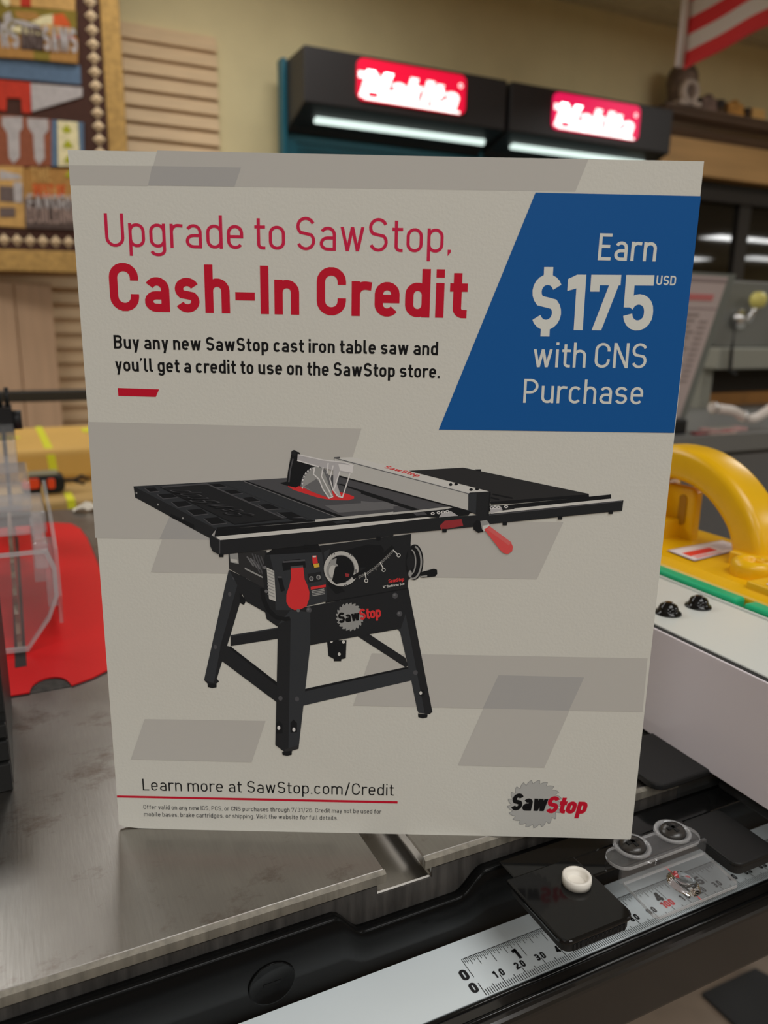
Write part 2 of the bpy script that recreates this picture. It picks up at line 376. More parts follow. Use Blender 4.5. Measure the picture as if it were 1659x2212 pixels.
def text_affine(text, w, o, xv, yv, gap=0.13):
    polys, W = lettering(text, w, gap)
    return [[(o[0] + xv[0] * p[0] / W + yv[0] * p[1], o[1] + xv[1] * p[0] / W + yv[1] * p[1]) for p in q] for q in polys]

# ------------------------------------------------------------------ the printed sign (artwork in millimetres from its lower left corner)
SIGN = thing('promotional_sign', 'white printed card sign offering cash-in credit, standing on the saw table', 'sign', (0.0248, 0.3025, 0.0), -0.45726)
SWm, SHm = 215.9, 264.6
c_ = MB()
edge = [(0.0, 0.0018), (0.0025, 0.0008), (0.008, 0.0002), (0.024, 0.0)]
poly = [(0.0, SHm / 1000)] + edge + [(0.190, 0.0), (0.2155, -0.0003), (SWm / 1000, 0.0002), (SWm / 1000, SHm / 1000 - 0.0004)]
c_.prism(poly, 'y', 0.0, 0.0016)
obj('card', c_, PAPER, SIGN, local=True)
ez = MB(); ez.prism([(0.085, 0.002), (0.13, 0.002), (0.125, 0.20), (0.09, 0.20)], 'y', 0.0, 0.0012)
ez.v = [(x, 0.0022 + y + (0.20 - z) * 0.33 * (1 if True else 0), z) for x, y, z in ez.v]
obj('easel_stand', ez, PAPER, SIGN, local=True)

def seg_x(a, b, c, d):
    def o(p, q, r): return (q[0] - p[0]) * (r[1] - p[1]) - (q[1] - p[1]) * (r[0] - p[0])
    return o(a, b, c) * o(a, b, d) < 0 and o(c, d, a) * o(c, d, b) < 0
def inside(p, poly):
    r = False; n = len(poly)
    for i in range(n):
        (x0, y0), (x1, y1) = poly[i], poly[(i + 1) % n]
        if (y0 > p[1]) != (y1 > p[1]) and p[0] < (x1 - x0) * (p[1] - y0) / (y1 - y0) + x0: r = not r
    return r
def overlap(P, Q):
    if any(inside(p, Q) for p in P) or any(inside(q, P) for q in Q): return True
    return any(seg_x(P[i], P[(i + 1) % len(P)], Q[j], Q[(j + 1) % len(Q)]) for i in range(len(P)) for j in range(len(Q)))
class Art:
    """flat print: a patch lies one hair-thin layer of ink above whatever it covers"""
    STEP = 0.010
    def __init__(s, z0): s.mb = MB(); s.mats = []; s.z = z0; s.items = []
    def mi(s, m):
        if m not in s.mats: s.mats.append(m)
        return s.mats.index(m)
    def many(s, polys, m):
        bb = (min(p[0] for q in polys for p in q), max(p[0] for q in polys for p in q), min(p[1] for q in polys for p in q), max(p[1] for q in polys for p in q))
        L = 0
        for b2, ps, l2 in s.items:
            if l2 < L or b2[0] >= bb[1] or b2[1] <= bb[0] or b2[2] >= bb[3] or b2[3] <= bb[2]: continue
            if any(overlap(p, q) for p in polys for q in ps): L = l2 + 1
        s.items.append((bb, polys, L)); z = s.z + L * s.STEP
        for p in polys: s.mb.face([(u / 1000, -z / 1000, v / 1000) for u, v in p], s.mi(m))
    def put(s, poly, m): s.many([poly], m)
    def line(s, pts, w, m, closed=False): s.many(ribbon(pts, w, closed), m)
    def ell(s, c, rx, ry, m, a0=0, a1=360, rot=0):
        rx *= 0.56; ry *= 0.56
        ca, sa = math.cos(math.radians(rot)), math.sin(math.radians(rot))
        s.put([(c[0] + x * ca - y * sa, c[1] + x * sa + y * ca) for x, y in AR(0, 0, rx, ry, a0, a1 - (360 / 40 if a1 - a0 == 360 else 0), 40)], m)
    def ring(s, c, rx, ry, w, m, rot=0, a0=0, a1=360):
        rx *= 0.56; ry *= 0.56; w *= 0.56
        ca, sa = math.cos(math.radians(rot)), math.sin(math.radians(rot))
        pts = [(c[0] + x * ca - y * sa, c[1] + x * sa + y * ca) for x, y in AR(0, 0, rx, ry, a0, a1, 40)]
        s.line(pts, w, m, a1 - a0 == 360)
    def build(s, name, parent=SIGN): return obj(name, s.mb, s.mats, parent, local=True, recalc=False)
def ink(name, r, g, b, rough=0.55): return mat('ink_' + name, (r, g, b), rough, spec=0.15)
I_G1 = ink('light_grey', 147, 145, 141); I_G2 = ink('mid_grey', 133, 132, 131)
I_BLUE = ink('blue', 18, 68, 122, 0.4); I_RED = ink('crimson', 152, 16, 36); I_RED2 = ink('thin_crimson', 158, 26, 56)
I_BLK = ink('black', 16, 16, 17); I_WHITE = ink('paper_white', 172, 173, 168); I_TXT = ink('dark_text', 40, 40, 42)

BANDS = []
BANDS.append(([(30.56, 264.89), (176.79, 264.11), (173.18, 253.95), (26.76, 253.7)], I_G1))
BANDS.append(([(0.03, 259.78), (28.55, 259.98), (26.75, 253.55), (-0.1, 253.44)], I_G1))
BANDS.append(([(28.55, 259.98), (58.91, 259.91), (56.51, 253.84), (26.76, 253.7)], I_G2))
BANDS.append(([(-0.18, 172.09), (100.79, 171.32), (87.76, 127.4), (-0.75, 127.53)], I_G1))
BANDS.append(([(28.5, 137.05), (177.55, 137.17), (169.04, 114.3), (19.81, 114.16)], I_G1))
BANDS.append(([(28.5, 137.05), (90.93, 137.15), (87.76, 127.4), (23.94, 127.64)], I_G2))
BANDS.append(([(105.67, 82.11), (214.81, 82.23), (215.08, 58.84), (98.49, 59.17)], I_G1))
BANDS.append(([(156.34, 73.81), (190.45, 73.54), (177.32, 32.85), (141.73, 33.11)], I_G1))
BANDS.append(([(156.34, 73.81), (190.45, 73.54), (185.47, 58.81), (150.77, 59.08)], I_G2))
BANDS.append(([(13.79, 51.32), (62.99, 51.57), (56.86, 32.67), (6.97, 32.82)], I_G1))
for i, (q, m) in enumerate(BANDS):
    a = Art(0.015 + 0.008 * i); a.put(q, m); a.build('grey_band')
a = Art(0.10); a.put([(159.61, 253.45), (216.08, 253.12), (215.63, 171.83), (129.26, 171.49)], I_BLUE); PANEL = a.build('price_panel')
a = Art(0.13)
def T(art, s, ab, cap, w, m, gap=0.13, shear=0.0, space=0.33):
    P = text_fit(s, w, ab[0], ab[1], cap, gap, shear, space); i = 0
    for n in list(GROUPS): art.many(P[i:i + n], m); i += n
T(a, 'Earn', [(182.61, 231.77), (202.78, 231.63)], 8.85, 0.118, I_WHITE)
T(a, '$175', [(160.72, 207.75), (203.68, 208.15)], 18.93, 0.185, I_WHITE, 0.10)
T(a, 'USD', [(203.73, 223.82), (210.55, 223.77)], 3.19, 0.155, I_WHITE, 0.12)
T(a, 'with CNS', [(162.36, 194.7), (203.0, 194.98)], 8.79, 0.105, I_WHITE)
T(a, 'Purchase', [(159.63, 181.86), (202.92, 182.03)], 8.66, 0.105, I_WHITE)
p = a.build('price_text', PANEL); p['label'] = 'white price lettering'
a = Art(0.05)
T(a, 'Upgrade to SawStop,', [(10.85, 233.54), (131.38, 233.35)], 11.05, 0.094, I_RED2)
T(a, 'Cash-In Credit', [(11.13, 211.86), (137.3, 211.37)], 16.45, 0.172, I_RED, 0.115)
a.build('headline')
a = Art(0.05)
T(a, 'Buy any new SawStop cast iron table saw and', [(11.39, 198.7), (128.03, 198.3)], 4.8, 0.16, I_BLK, 0.115)
T(a, "you'll get a credit to use on the SawStop store.", [(11.35, 190.72), (128.97, 190.17)], 4.87, 0.16, I_BLK, 0.115)
a.build('body_text')
a = Art(0.05); a.put([(11.7, 184.65), (26.83, 184.41), (25.5, 181.62), (11.76, 181.8)], I_RED); a.build('red_dash')
a = Art(0.05)
T(a, 'Learn more at SawStop.com/Credit', [(11.09, 18.43), (115.54, 18.34)], 5.45, 0.096, I_BLK, 0.15, 0, 0.42)
T(a, 'Offer valid on any new ICS, PCS, or CNS purchases through 7/31/26. Credit may not be used for', [(10.86, 9.56), (110.57, 9.63)], 2.04, 0.115, I_TXT, 0.15, 0, 0.40)
T(a, 'mobile bases, brake cartridges, or shipping. Visit the website for full details.', [(10.85, 6.07), (92.43, 6.16)], 2.04, 0.115, I_TXT, 0.15, 0, 0.40)
a.build('footer_text')
a = Art(0.05); a.put([(0.08, 15.77), (117.33, 15.76), (117.35, 14.66), (0.01, 14.78)], I_RED); a.build('footer_rule')

def saw_blade_logo(art, c, R, m, edge_m=None, n=21, sx=1.0):
    pts = []
    for k in range(n):
        a0 = 360 * k / n
        for da, rr in ((0, 1.0), (3.5, 0.985), (9.0, 0.93), (13.5, 0.86), (15.5, 0.875), (16.4, 0.93)):
            t = math.radians(100 + a0 - 0 + da * 1.0); pts.append((c[0] + R * rr * math.cos(t) * sx, c[1] + R * rr * math.sin(t)))
    # fan of quads keeps every tooth crisp
    art.many([[c, pts[i], pts[(i + 1) % len(pts)]] for i in range(len(pts))], m)
    if edge_m: art.line(pts, R * 0.018, edge_m, True)
I_BL1 = ink('blade_grey', 136, 136, 134); I_BL2 = ink('blade_edge', 104, 104, 104)
a = Art(0.05)
bc = [(174.42, 15.67)][0]; saw_blade_logo(a, bc, 11.3, I_BL1, I_BL2)
T(a, 'Saw', [(164.35, 12.52), (179.23, 12.48)], 8.1, 0.235, I_BLK, 0.03, 0.16)
T(a, 'Stop', [(178.96, 11.57), (195.86, 11.49)], 8.09, 0.225, I_RED, 0.035, 0.16)
a.build('logo')

# the table saw picture
D0 = ink('saw_dark', 22, 23, 25, 0.5); D1 = ink('saw_black', 30, 31, 33, 0.5); D2 = ink('saw_charcoal', 41, 43, 46, 0.5); D3 = ink('saw_iron', 62, 62, 65, 0.5); D4 = ink('saw_iron_light', 84, 84, 86, 0.5)
D5 = ink('saw_brown_black', 38, 38, 39, 0.5)
SG = ink('saw_silver', 148, 147, 144); SGL = ink('saw_silver_light', 164, 163, 160); SGD = ink('saw_silver_dark', 118, 118, 117); PR = ink('saw_red', 184, 46, 48); PRL = ink('saw_handle_red', 190, 72, 72); PRD = ink('saw_red_dark', 120, 40, 44)
PY = ink('saw_yellow', 196, 160, 60); PB = ink('saw_brown', 62, 54, 30)
CLR = ink('guard_clear', 140, 138, 140); CLL = ink('guard_light', 172, 170, 170)
a = Art(0.10)
# back leg and braces of the stand
a.put([(87.95, 87.37), (95.69, 87.53), (95.43, 79.8), (93.63, 79.31), (93.64, 78.47), (90.64, 78.41), (90.64, 79.38), (88.54, 80.63)], D0)
for q in [(89.74, 86.96), (94.5, 86.73), (92.85, 81.49)]: a.ell(q, 1.0, 1.3, SGL)
a.put([(49.87, 88.68), (68.98, 92.39), (68.9, 87.61), (49.72, 84.0)], D1); a.put([(49.87, 88.68), (68.98, 92.39), (68.97, 91.88), (49.85, 88.04)], D2)
a.put([(98.65, 90.14), (104.58, 90.26), (119.05, 80.49), (120.33, 77.09), (119.14, 76.41)], D1)
# left leg
a.put([(50.03, 115.67), (38.67, 69.13), (40.12, 67.52), (43.45, 67.59), (44.7, 68.6), (43.84, 69.9), (46.55, 78.45), (49.87, 88.68), (53.81, 101.52), (56.77, 112.74)], D1)
a.put([(56.52, 103.45), (55.58, 101.44), (54.13, 102.16), (53.96, 106.51)], D0)
a.put([(50.03, 115.67), (54.14, 112.69), (46.19, 85.54), (42.55, 67.9), (38.67, 69.13)], D2); a.put([(40.0, 67.51), (43.63, 67.59), (43.58, 66.07), (41.86, 65.64), (40.06, 66.13)], D0)
for q in [(52.09, 112.64), (50.12, 105.81), (43.73, 83.56)]: a.ell(q, 1.1, 1.7, D3)
# side brace, front brace
a.put([(45.87, 84.89), (49.72, 83.81), (67.98, 68.44), (67.54, 60.14), (45.04, 78.42)], D1); a.put([(49.72, 84.0), (67.99, 68.77), (67.84, 67.25), (49.39, 83.03)], D0)
a.put([(79.15, 66.18), (120.34, 76.76), (121.99, 70.79), (78.29, 58.71)], D2); a.put([(79.15, 66.18), (120.34, 76.76), (120.53, 75.98), (79.14, 65.05)], D0)
# right leg
a.put([(114.91, 93.33), (119.54, 109.68), (130.55, 57.04), (129.36, 56.07), (124.97, 56.51), (124.32, 58.04), (121.69, 70.58), (116.72, 91.47)], D2)
a.put([(119.54, 109.68), (130.55, 57.04), (129.36, 56.07), (127.53, 56.1), (118.6, 99.71)], D1); a.put([(124.73, 56.24), (128.64, 55.92), (128.56, 54.58), (126.68, 54.06), (124.89, 54.63)], D0)
a.ell([(126.05, 65.34)][0], 2.2, 2.6, D0); a.ell([(125.57, 65.39)][0], 1.0, 1.4, SGL); a.ell([(123.28, 74.22)][0], 1.6, 1.8, D3)
# stand side and front panels
a.put([(50.26, 115.79), (63.4, 108.87), (73.83, 100.05), (73.78, 96.28), (68.98, 92.39), (64.3, 95.77), (63.77, 98.59), (56.5, 102.83)], D1)
a.put([(73.23, 99.73), (119.42, 109.8), (120.47, 105.37), (116.99, 92.87), (81.39, 85.11), (79.59, 83.66), (73.05, 86.1)], D1)
a.put([(87.39, 104.08), (119.41, 110.17), (119.55, 109.37), (87.39, 102.95)], D0)
for q in [(114.47, 106.49), (116.38, 99.04), (79.65, 91.34), (80.9, 99.88), (70.16, 92.09)]: a.ell(q, 1.9, 2.1, D3); a.ell((q[0] - 0.25, q[1] + 0.3), 0.8, 0.8, D4)
# front leg
a.put([(68.77, 93.65), (73.82, 99.74), (81.48, 98.95), (81.39, 85.31), (76.27, 39.31), (70.86, 37.33), (66.77, 40.82)], D2)
a.put([(68.77, 93.65), (73.78, 96.28), (72.1, 37.49), (70.86, 37.33), (66.77, 40.82)], D1)
a.put([(70.86, 37.33), (76.27, 39.31), (76.16, 41.03), (70.57, 38.84)], D5)
a.put([(69.5, 37.71), (73.54, 38.35), (73.39, 36.48), (71.46, 35.96), (69.67, 36.4)], D0)
for q in [(68.38, 48.72), (74.28, 49.32)]: a.put([(q[0] - 1.2, q[1] - 2.8), (q[0] + 1.45, q[1] - 2.5), (q[0] + 1.45, q[1] + 1.7), (q[0], q[1] + 3.2), (q[0] - 1.2, q[1] + 1.7)], D0)
for q in [(68.32, 48.65), (74.45, 47.97)]: a.ell(q, 1.1, 1.7, CLL)
for q in [(69.21, 61.85), (75.89, 61.66)]: a.ell(q, 1.5, 1.9, D3)
# cabinet
a.put([(50.15, 122.96), (64.87, 123.85), (64.56, 108.58), (63.11, 108.86), (50.28, 116.16)], D5)
a.put([(50.65, 122.37), (53.85, 123.03), (54.06, 118.19), (50.83, 118.85)], SGD); a.put([(51.04, 120.25), (53.48, 120.0), (53.61, 118.66), (51.13, 119.22)], SG)
for k in range(3): a.line([(q[0] + 1.3 * k, q[1] - 0.6 * k) for q in [(57.28, 121.29), (59.8, 117.39)]], 0.6, D4)
for k in range(4): a.line([(q[0] + 1.1 * k, q[1] - 0.35 * k) for q in [(59.34, 122.54), (62.06, 114.68)]], 0.5, D3)
a.put([(56.29, 116.89), (63.03, 113.35), (63.24, 112.62), (56.27, 116.16)], SGD)
a.put([(64.28, 122.93), (120.16, 131.51), (119.94, 126.73), (119.31, 109.8), (86.8, 103.32), (71.47, 100.01)], D1)
a.put([(99.9, 117.75), (103.68, 117.83), (108.84, 121.99), (109.95, 124.73), (108.76, 126.81), (103.57, 127.01), (94.94, 124.44)], D0)
# motor box
a.put([(64.26, 122.03), (85.98, 123.66), (87.53, 115.8), (87.98, 104.21), (86.68, 103.31), (74.12, 99.75), (67.92, 99.62), (64.32, 102.49), (63.06, 114.7)], D2)
a.put([(64.26, 122.03), (85.98, 123.66), (84.55, 127.24), (78.79, 127.25), (67.2, 124.5)], D0); a.put([(63.06, 114.7), (64.32, 102.49), (67.92, 99.62), (67.6, 114.79), (66.0, 122.06), (64.26, 122.03)], D1)
a.put([(64.74, 117.06), (67.62, 115.71), (68.1, 103.19), (65.42, 104.26)], SG)
for k in range(9): a.line([(q[0], q[1] - 1.25 * k) for q in [(64.95, 116.21), (67.61, 114.98)]], 0.45, SGD)
a.put([(70.7, 118.76), (71.76, 120.11), (77.57, 120.71), (79.65, 119.78), (79.86, 117.36), (71.12, 115.78)], D0); a.line([(71.17, 119.37), (79.59, 120.27)], 0.7, D3)
a.put([(68.87, 113.59), (70.5, 113.5), (71.7, 107.8), (70.11, 107.14)], D0); a.put([(68.87, 113.59), (70.5, 113.5), (70.6, 112.89), (69.09, 112.86)], D3)
a.put([(74.04, 117.24), (78.82, 117.82), (79.35, 112.57), (80.39, 110.13), (81.19, 107.37), (81.05, 104.57), (80.03, 101.43), (77.66, 100.13), (75.3, 99.77), (73.13, 100.98), (72.16, 103.15), (72.26, 106.26), (73.48, 109.99), (74.11, 113.08)], PR)
a.line([(74.04, 117.24), (78.82, 117.82)], 0.8, D3)
a.put([(82.33, 122.08), (84.07, 122.23), (84.52, 119.27), (82.6, 118.75)], PR); a.put([(82.72, 118.75), (84.92, 119.16), (85.15, 117.7), (83.11, 117.3)], PY); a.put([(82.5, 122.02), (83.84, 122.17), (83.83, 121.56), (82.61, 121.42)], SGL); a.put([(82.31, 118.99), (82.72, 118.99), (83.11, 117.3), (82.65, 117.29)], D0)
a.put([(80.54, 114.74), (85.67, 115.76), (86.0, 112.09), (80.8, 110.88)], D1)
for q in [(81.98, 112.87), (84.73, 113.48)]: a.ell(q, 1.5, 1.7, SGD); a.ell(q, 0.9, 1.1, D3)
a.put([(81.67, 109.42), (87.52, 110.52), (87.58, 109.54), (81.78, 108.31)], PR)
for k in range(4): a.line([(q[0] + 0.1 * k, q[1] - 0.62 * k) for q in [(82.01, 107.69), (86.93, 108.72)]], 0.38, SGD)
for q in [(64.04, 117.04), (64.42, 107.34), (76.77, 99.61)]: a.ell(q, 1.2, 1.2, D4)
a.line([(62.92, 108.55), (63.3, 104.21), (64.98, 99.87), (67.87, 96.79), (71.41, 95.92), (73.48, 96.27)], 1.6, D0)
# big hand wheel and its crank
wc = [(93.52, 117.02)][0]
a.ell(wc, 11.9, 12.6, D0); a.put([(86.85, 123.68), (89.16, 124.93), (88.58, 121.9), (87.13, 120.05)], D2); a.put([(87.99, 110.9), (91.5, 106.64), (95.01, 107.95), (90.91, 112.19)], D0)
a.ring(wc, 10.7, 11.4, 3.1, SG); a.ring(wc, 12.2, 12.9, 0.5, D0); a.ring(wc, 9.2, 9.9, 0.5, SGD)
a.ell([(90.32, 116.16)][0], 4.6, 6.2, SGD); a.ell([(90.44, 115.86)][0], 3.0, 4.6, SG)
a.put([(89.16, 120.4), (91.77, 121.36), (91.48, 118.92), (89.45, 118.27)], SGD)
a.put([(91.19, 117.82), (93.51, 118.6), (94.97, 116.56), (95.46, 111.66), (91.49, 110.85), (90.03, 112.17), (90.61, 115.25)], D0); a.put([(94.98, 115.33), (96.72, 115.06), (96.44, 113.83), (95.28, 113.81)], PRD)
for q in ([(90.03, 123.14), (89.86, 122.41)], [(90.9, 123.45), (90.78, 122.67)], [(96.97, 123.39), (96.56, 122.78)], [(97.72, 122.92), (97.26, 122.31)], [(98.75, 116.63), (99.62, 116.65)], [(98.76, 115.84), (99.63, 115.85)], [(94.71, 110.54), (94.88, 109.81)], [(95.46, 110.74), (95.7, 110.01)]): a.line(q, 0.4, D3)
# bevel scale
a.line([(97.9, 113.56), (103.11, 116.72), (107.7, 120.76), (111.68, 124.76), (113.38, 126.3)], 1.6, D0)
sc0 = [(100.22, 114.34), (103.12, 115.74), (106.0, 117.87), (108.57, 120.35), (110.85, 122.64), (113.11, 125.27)]
for i in range(len(sc0) - 1):
    for k in range(7):
        f = k / 7; x = sc0[i][0] + (sc0[i + 1][0] - sc0[i][0]) * f; y = sc0[i][1] + (sc0[i + 1][1] - sc0[i][1]) * f
        dx, dy = sc0[i + 1][0] - sc0[i][0], sc0[i + 1][1] - sc0[i][1]; l = math.hypot(dx, dy); L = 1.5 if k % 7 == 0 else 1.0
        a.many(ribbon([(x, y), (x + dy / l * L, y - dx / l * L)], 0.20), SGD)
for q in ([(102.65, 115.79), (103.15, 113.17)], [(108.4, 119.98), (109.72, 117.58)], [(113.29, 125.1), (115.05, 123.32)]): a.line(q, 0.4, SGL)
for q in [(103.21, 112.43), (109.84, 116.97), (115.52, 122.91)]: a.ring(q, 1.1, 1.2, 0.5, SGL)
T(a, 'SawStop', [(111.74, 111.62), (117.84, 112.66)], 1.5, 0.2, PR, 0.06, 0.2)
T(a, '10" Contractor Saw', [(109.67, 109.42), (118.05, 111.07)], 1.0, 0.19, SGL, 0.08, 0.1)
# right hand wheel
rw = [(121.31, 120.24)][0]
a.ell((rw[0] + 0.3, rw[1]), 6.2, 12.8, D0); a.ring((rw[0] - 0.2, rw[1] - 0.1), 5.6, 11.6, 1.2, SGD, 0, -110, 80); a.ring((rw[0] - 0.9, rw[1]), 3.0, 8.6, 0.9, SGD, 0, -100, 90); a.ell([(120.27, 120.4)][0], 3.0, 5.0, D1)
a.put([(119.0, 127.31), (120.03, 127.45), (120.37, 114.0), (119.46, 113.06)], D1); a.ell([(120.1, 115.53)][0], 1.2, 2.6, SGD)
a.put([(123.86, 116.21), (129.21, 117.84), (130.38, 117.38), (130.55, 115.73), (129.77, 114.68), (125.25, 114.1), (124.09, 114.2)], D0); a.line([(124.37, 114.57), (126.69, 114.86)], 0.5, SGD)
# stand emblem
bc = [(96.94, 97.38)][0]; saw_blade_logo(a, bc, 6.0, SGD, None, 21, 0.92)
T(a, 'Saw', [(92.58, 94.52), (100.97, 96.08)], 4.4, 0.225, I_BLK, 0.03, 0.12)
T(a, 'Stop', [(100.85, 96.08), (109.22, 97.51)], 4.6, 0.20, PR, 0.04, 0.12)
# left wing
a.put([(15.22, 148.06), (55.55, 151.06), (83.57, 135.69), (45.74, 131.87), (43.05, 128.37), (15.65, 143.74)], D1)
a.put([(15.22, 148.06), (55.55, 151.06), (83.57, 135.69), (45.74, 132.0)], D2)
a.put([(25.37, 147.93), (42.91, 149.54), (72.0, 136.59), (52.96, 133.99)], D1)
a.line([(25.37, 147.93), (42.91, 149.54), (72.0, 136.59)], 0.5, D3); a.line([(25.37, 147.93), (52.96, 133.99), (72.0, 136.59)], 0.4, D0)
for q in ([(19.29, 147.49), (23.09, 147.82), (24.91, 146.31), (21.28, 145.92)], [(24.08, 145.07), (29.48, 145.55), (31.62, 144.04), (26.21, 143.42)], [(29.19, 142.18), (34.73, 142.8), (36.87, 141.02), (31.56, 140.14)], [(34.89, 139.22), (40.32, 139.91), (43.09, 137.87), (37.53, 137.11)], [(41.11, 136.06), (46.55, 136.76), (49.98, 134.39), (44.21, 133.62)],
          [(43.54, 149.36), (47.64, 149.69), (50.44, 148.53), (46.33, 148.13)], [(48.81, 147.08), (53.56, 147.42), (56.36, 146.06), (51.92, 145.59)], [(55.55, 144.36), (59.8, 144.83), (62.73, 143.2), (58.48, 142.73)], [(61.94, 141.82), (66.38, 142.23), (70.47, 140.35), (65.39, 139.86)], [(68.98, 138.89), (74.58, 139.25), (79.0, 137.24), (73.27, 136.61)]):
    a.put(q, D0); a.line(q[2:] + q[:1], 0.35, D3)
o_ = [(61.51, 137.04)][0]; e1 = [(35.22, 146.5)][0]; e2 = [(50.7, 137.1)][0]
a.many(text_affine('SawStop', 0.20, o_, (e1[0] - o_[0], e1[1] - o_[1]), (e2[0] - o_[0], e2[1] - o_[1]), 0.07), D0)
a.many(text_affine('SawStop', 0.06, (o_[0] + 0.3, o_[1] + 0.5), (e1[0] - o_[0], e1[1] - o_[1]), (e2[0] - o_[0], e2[1] - o_[1]), 0.21), D3)
a.put([(72.0, 136.98), (78.36, 136.9), (80.9, 136.1), (75.17, 135.73)], D0)
a.line([(46.07, 132.27), (64.95, 134.22), (83.44, 136.15)], 0.8, D0)
for q in [(24.06, 141.17), (33.27, 135.98), (16.2, 145.5)]: a.ell(q, 0.6, 0.7, SGD)
a.put([(28.77, 137.73), (37.5, 133.49), (37.43, 131.84), (28.7, 136.29)], D0)
# iron table
a.put([(47.67, 150.4), (56.81, 151.08), (92.98, 136.86), (83.57, 135.76)], D2)
a.put([(56.81, 151.08), (91.05, 153.76), (113.01, 148.28), (113.19, 139.2), (94.56, 137.21)], D3); a.put([(100.79, 153.81), (135.33, 142.23), (100.93, 137.99)], D3)
a.put([(82.88, 149.64), (92.33, 143.37), (113.15, 141.16), (113.19, 139.33), (94.56, 137.21), (71.51, 146.08)], D3)
a.put([(87.27, 141.97), (113.09, 144.28), (113.15, 141.16), (92.33, 139.33)], D4); a.put([(100.88, 144.05), (117.32, 142.67), (100.91, 140.41)], D4)
a.put([(56.62, 151.08), (57.63, 151.1), (95.2, 137.55), (93.61, 136.87)], D0); a.line([(56.99, 150.7), (92.98, 137.05)], 0.3, D4)
a.put([(92.0, 150.45), (93.57, 150.48), (113.08, 144.53), (113.11, 143.43)], D0); a.put([(100.84, 147.92), (100.85, 146.89), (125.96, 138.92), (128.15, 139.62)], D0)
a.line([(83.57, 135.89), (113.18, 139.53)], 1.1, SG); a.line([(100.93, 137.92), (121.8, 140.28), (135.34, 142.1)], 1.1, SG)
a.put([(83.56, 135.49), (113.19, 139.07), (113.23, 136.91), (44.99, 128.94), (45.74, 131.87)], D0); a.put([(100.94, 137.53), (135.35, 141.71), (141.38, 140.91), (148.86, 143.13), (157.75, 142.0), (100.96, 135.04)], D0)
a.put([(90.12, 135.82), (96.15, 136.59), (96.79, 135.75), (91.71, 134.99)], D2); a.put([(120.55, 139.87), (124.97, 140.21), (125.95, 139.18), (121.84, 138.71)], D3)
# red insert, riving plate, blade
a.put([(73.32, 149.27), (75.33, 149.7), (78.48, 149.69), (87.28, 148.57), (95.78, 146.67), (98.25, 145.68), (98.25, 144.9), (96.11, 144.22), (89.17, 144.21), (84.12, 145.16), (75.31, 147.89)], PR)
a.put([(70.31, 150.37), (73.47, 151.07), (77.85, 149.55), (76.27, 148.75), (72.82, 149.46)], D0)
a.put([(74.99, 162.33), (76.42, 162.73), (77.66, 162.0), (77.02, 160.67), (78.26, 159.74), (83.55, 157.18), (79.77, 153.43), (78.16, 149.23), (72.95, 150.36), (73.52, 154.9)], D0); a.ell([(75.86, 161.91)][0], 1.9, 1.9, D1); a.ell([(77.35, 161.62)][0], 1.2, 1.2, D0); a.line([(75.45, 159.69), (74.47, 155.88), (73.78, 150.76)], 0.5, D3)
a.put([(78.1, 149.17), (78.63, 152.13), (80.09, 154.71), (82.3, 156.65), (84.8, 157.21), (87.61, 155.8), (89.48, 152.33), (89.8, 147.84), (89.48, 144.74), (82.87, 147.07)], D4)
a.put([(78.6, 149.18), (79.13, 151.82), (80.4, 154.08), (82.61, 156.02), (84.8, 156.38), (86.98, 154.83), (88.54, 151.03), (88.85, 145.57), (82.87, 147.39)], SGD); a.put([(79.42, 149.19), (84.15, 152.23), (88.04, 147.81), (88.03, 145.75), (82.87, 147.39)], D4)
for k in range(11):
    t = math.radians(186 - 13 * k); a.many([[(q[0] + 0, q[1]) for q in (([(83.64, 149.79)][0][0] + 5.2 * math.cos(t) * r, [(83.64, 149.79)][0][1] + 6.9 * math.sin(t) * r) for r in (0.86, 1.0))] + [([(83.64, 149.79)][0][0] + 5.2 * math.cos(t + 0.14) * 0.94, [(83.64, 149.79)][0][1] + 6.9 * math.sin(t + 0.14) * 0.94)]], CLL)
# fence
a.put([(90.74, 160.26), (97.62, 160.64), (149.13, 148.66), (141.72, 147.45)], SGL); a.put([(90.74, 160.26), (141.72, 147.45), (141.13, 140.99), (92.65, 153.45)], SG)
a.line([(90.74, 160.26), (141.72, 147.45)], 0.35, D4); a.line([(92.65, 153.45), (141.13, 140.99)], 0.5, D0); a.line([(90.74, 160.26), (92.98, 160.47)], 0.5, D3)
a.many(text_affine('SawStop', 0.2, [(109.05, 156.92)][0], tuple(q - p for p, q in zip([(109.05, 156.92)][0], [(121.91, 153.64)][0])), tuple(q - p for p, q in zip([(109.05, 156.92)][0], [(110.76, 157.74)][0])), 0.06), PRL)
for q in [(134.37, 150.92), (136.43, 151.15), (142.1, 149.14), (144.35, 149.38)]: a.ell(q, 1.2, 0.9, D0); a.ell((q[0] + 0.1, q[1] + 0.3), 0.7, 0.6, D1)
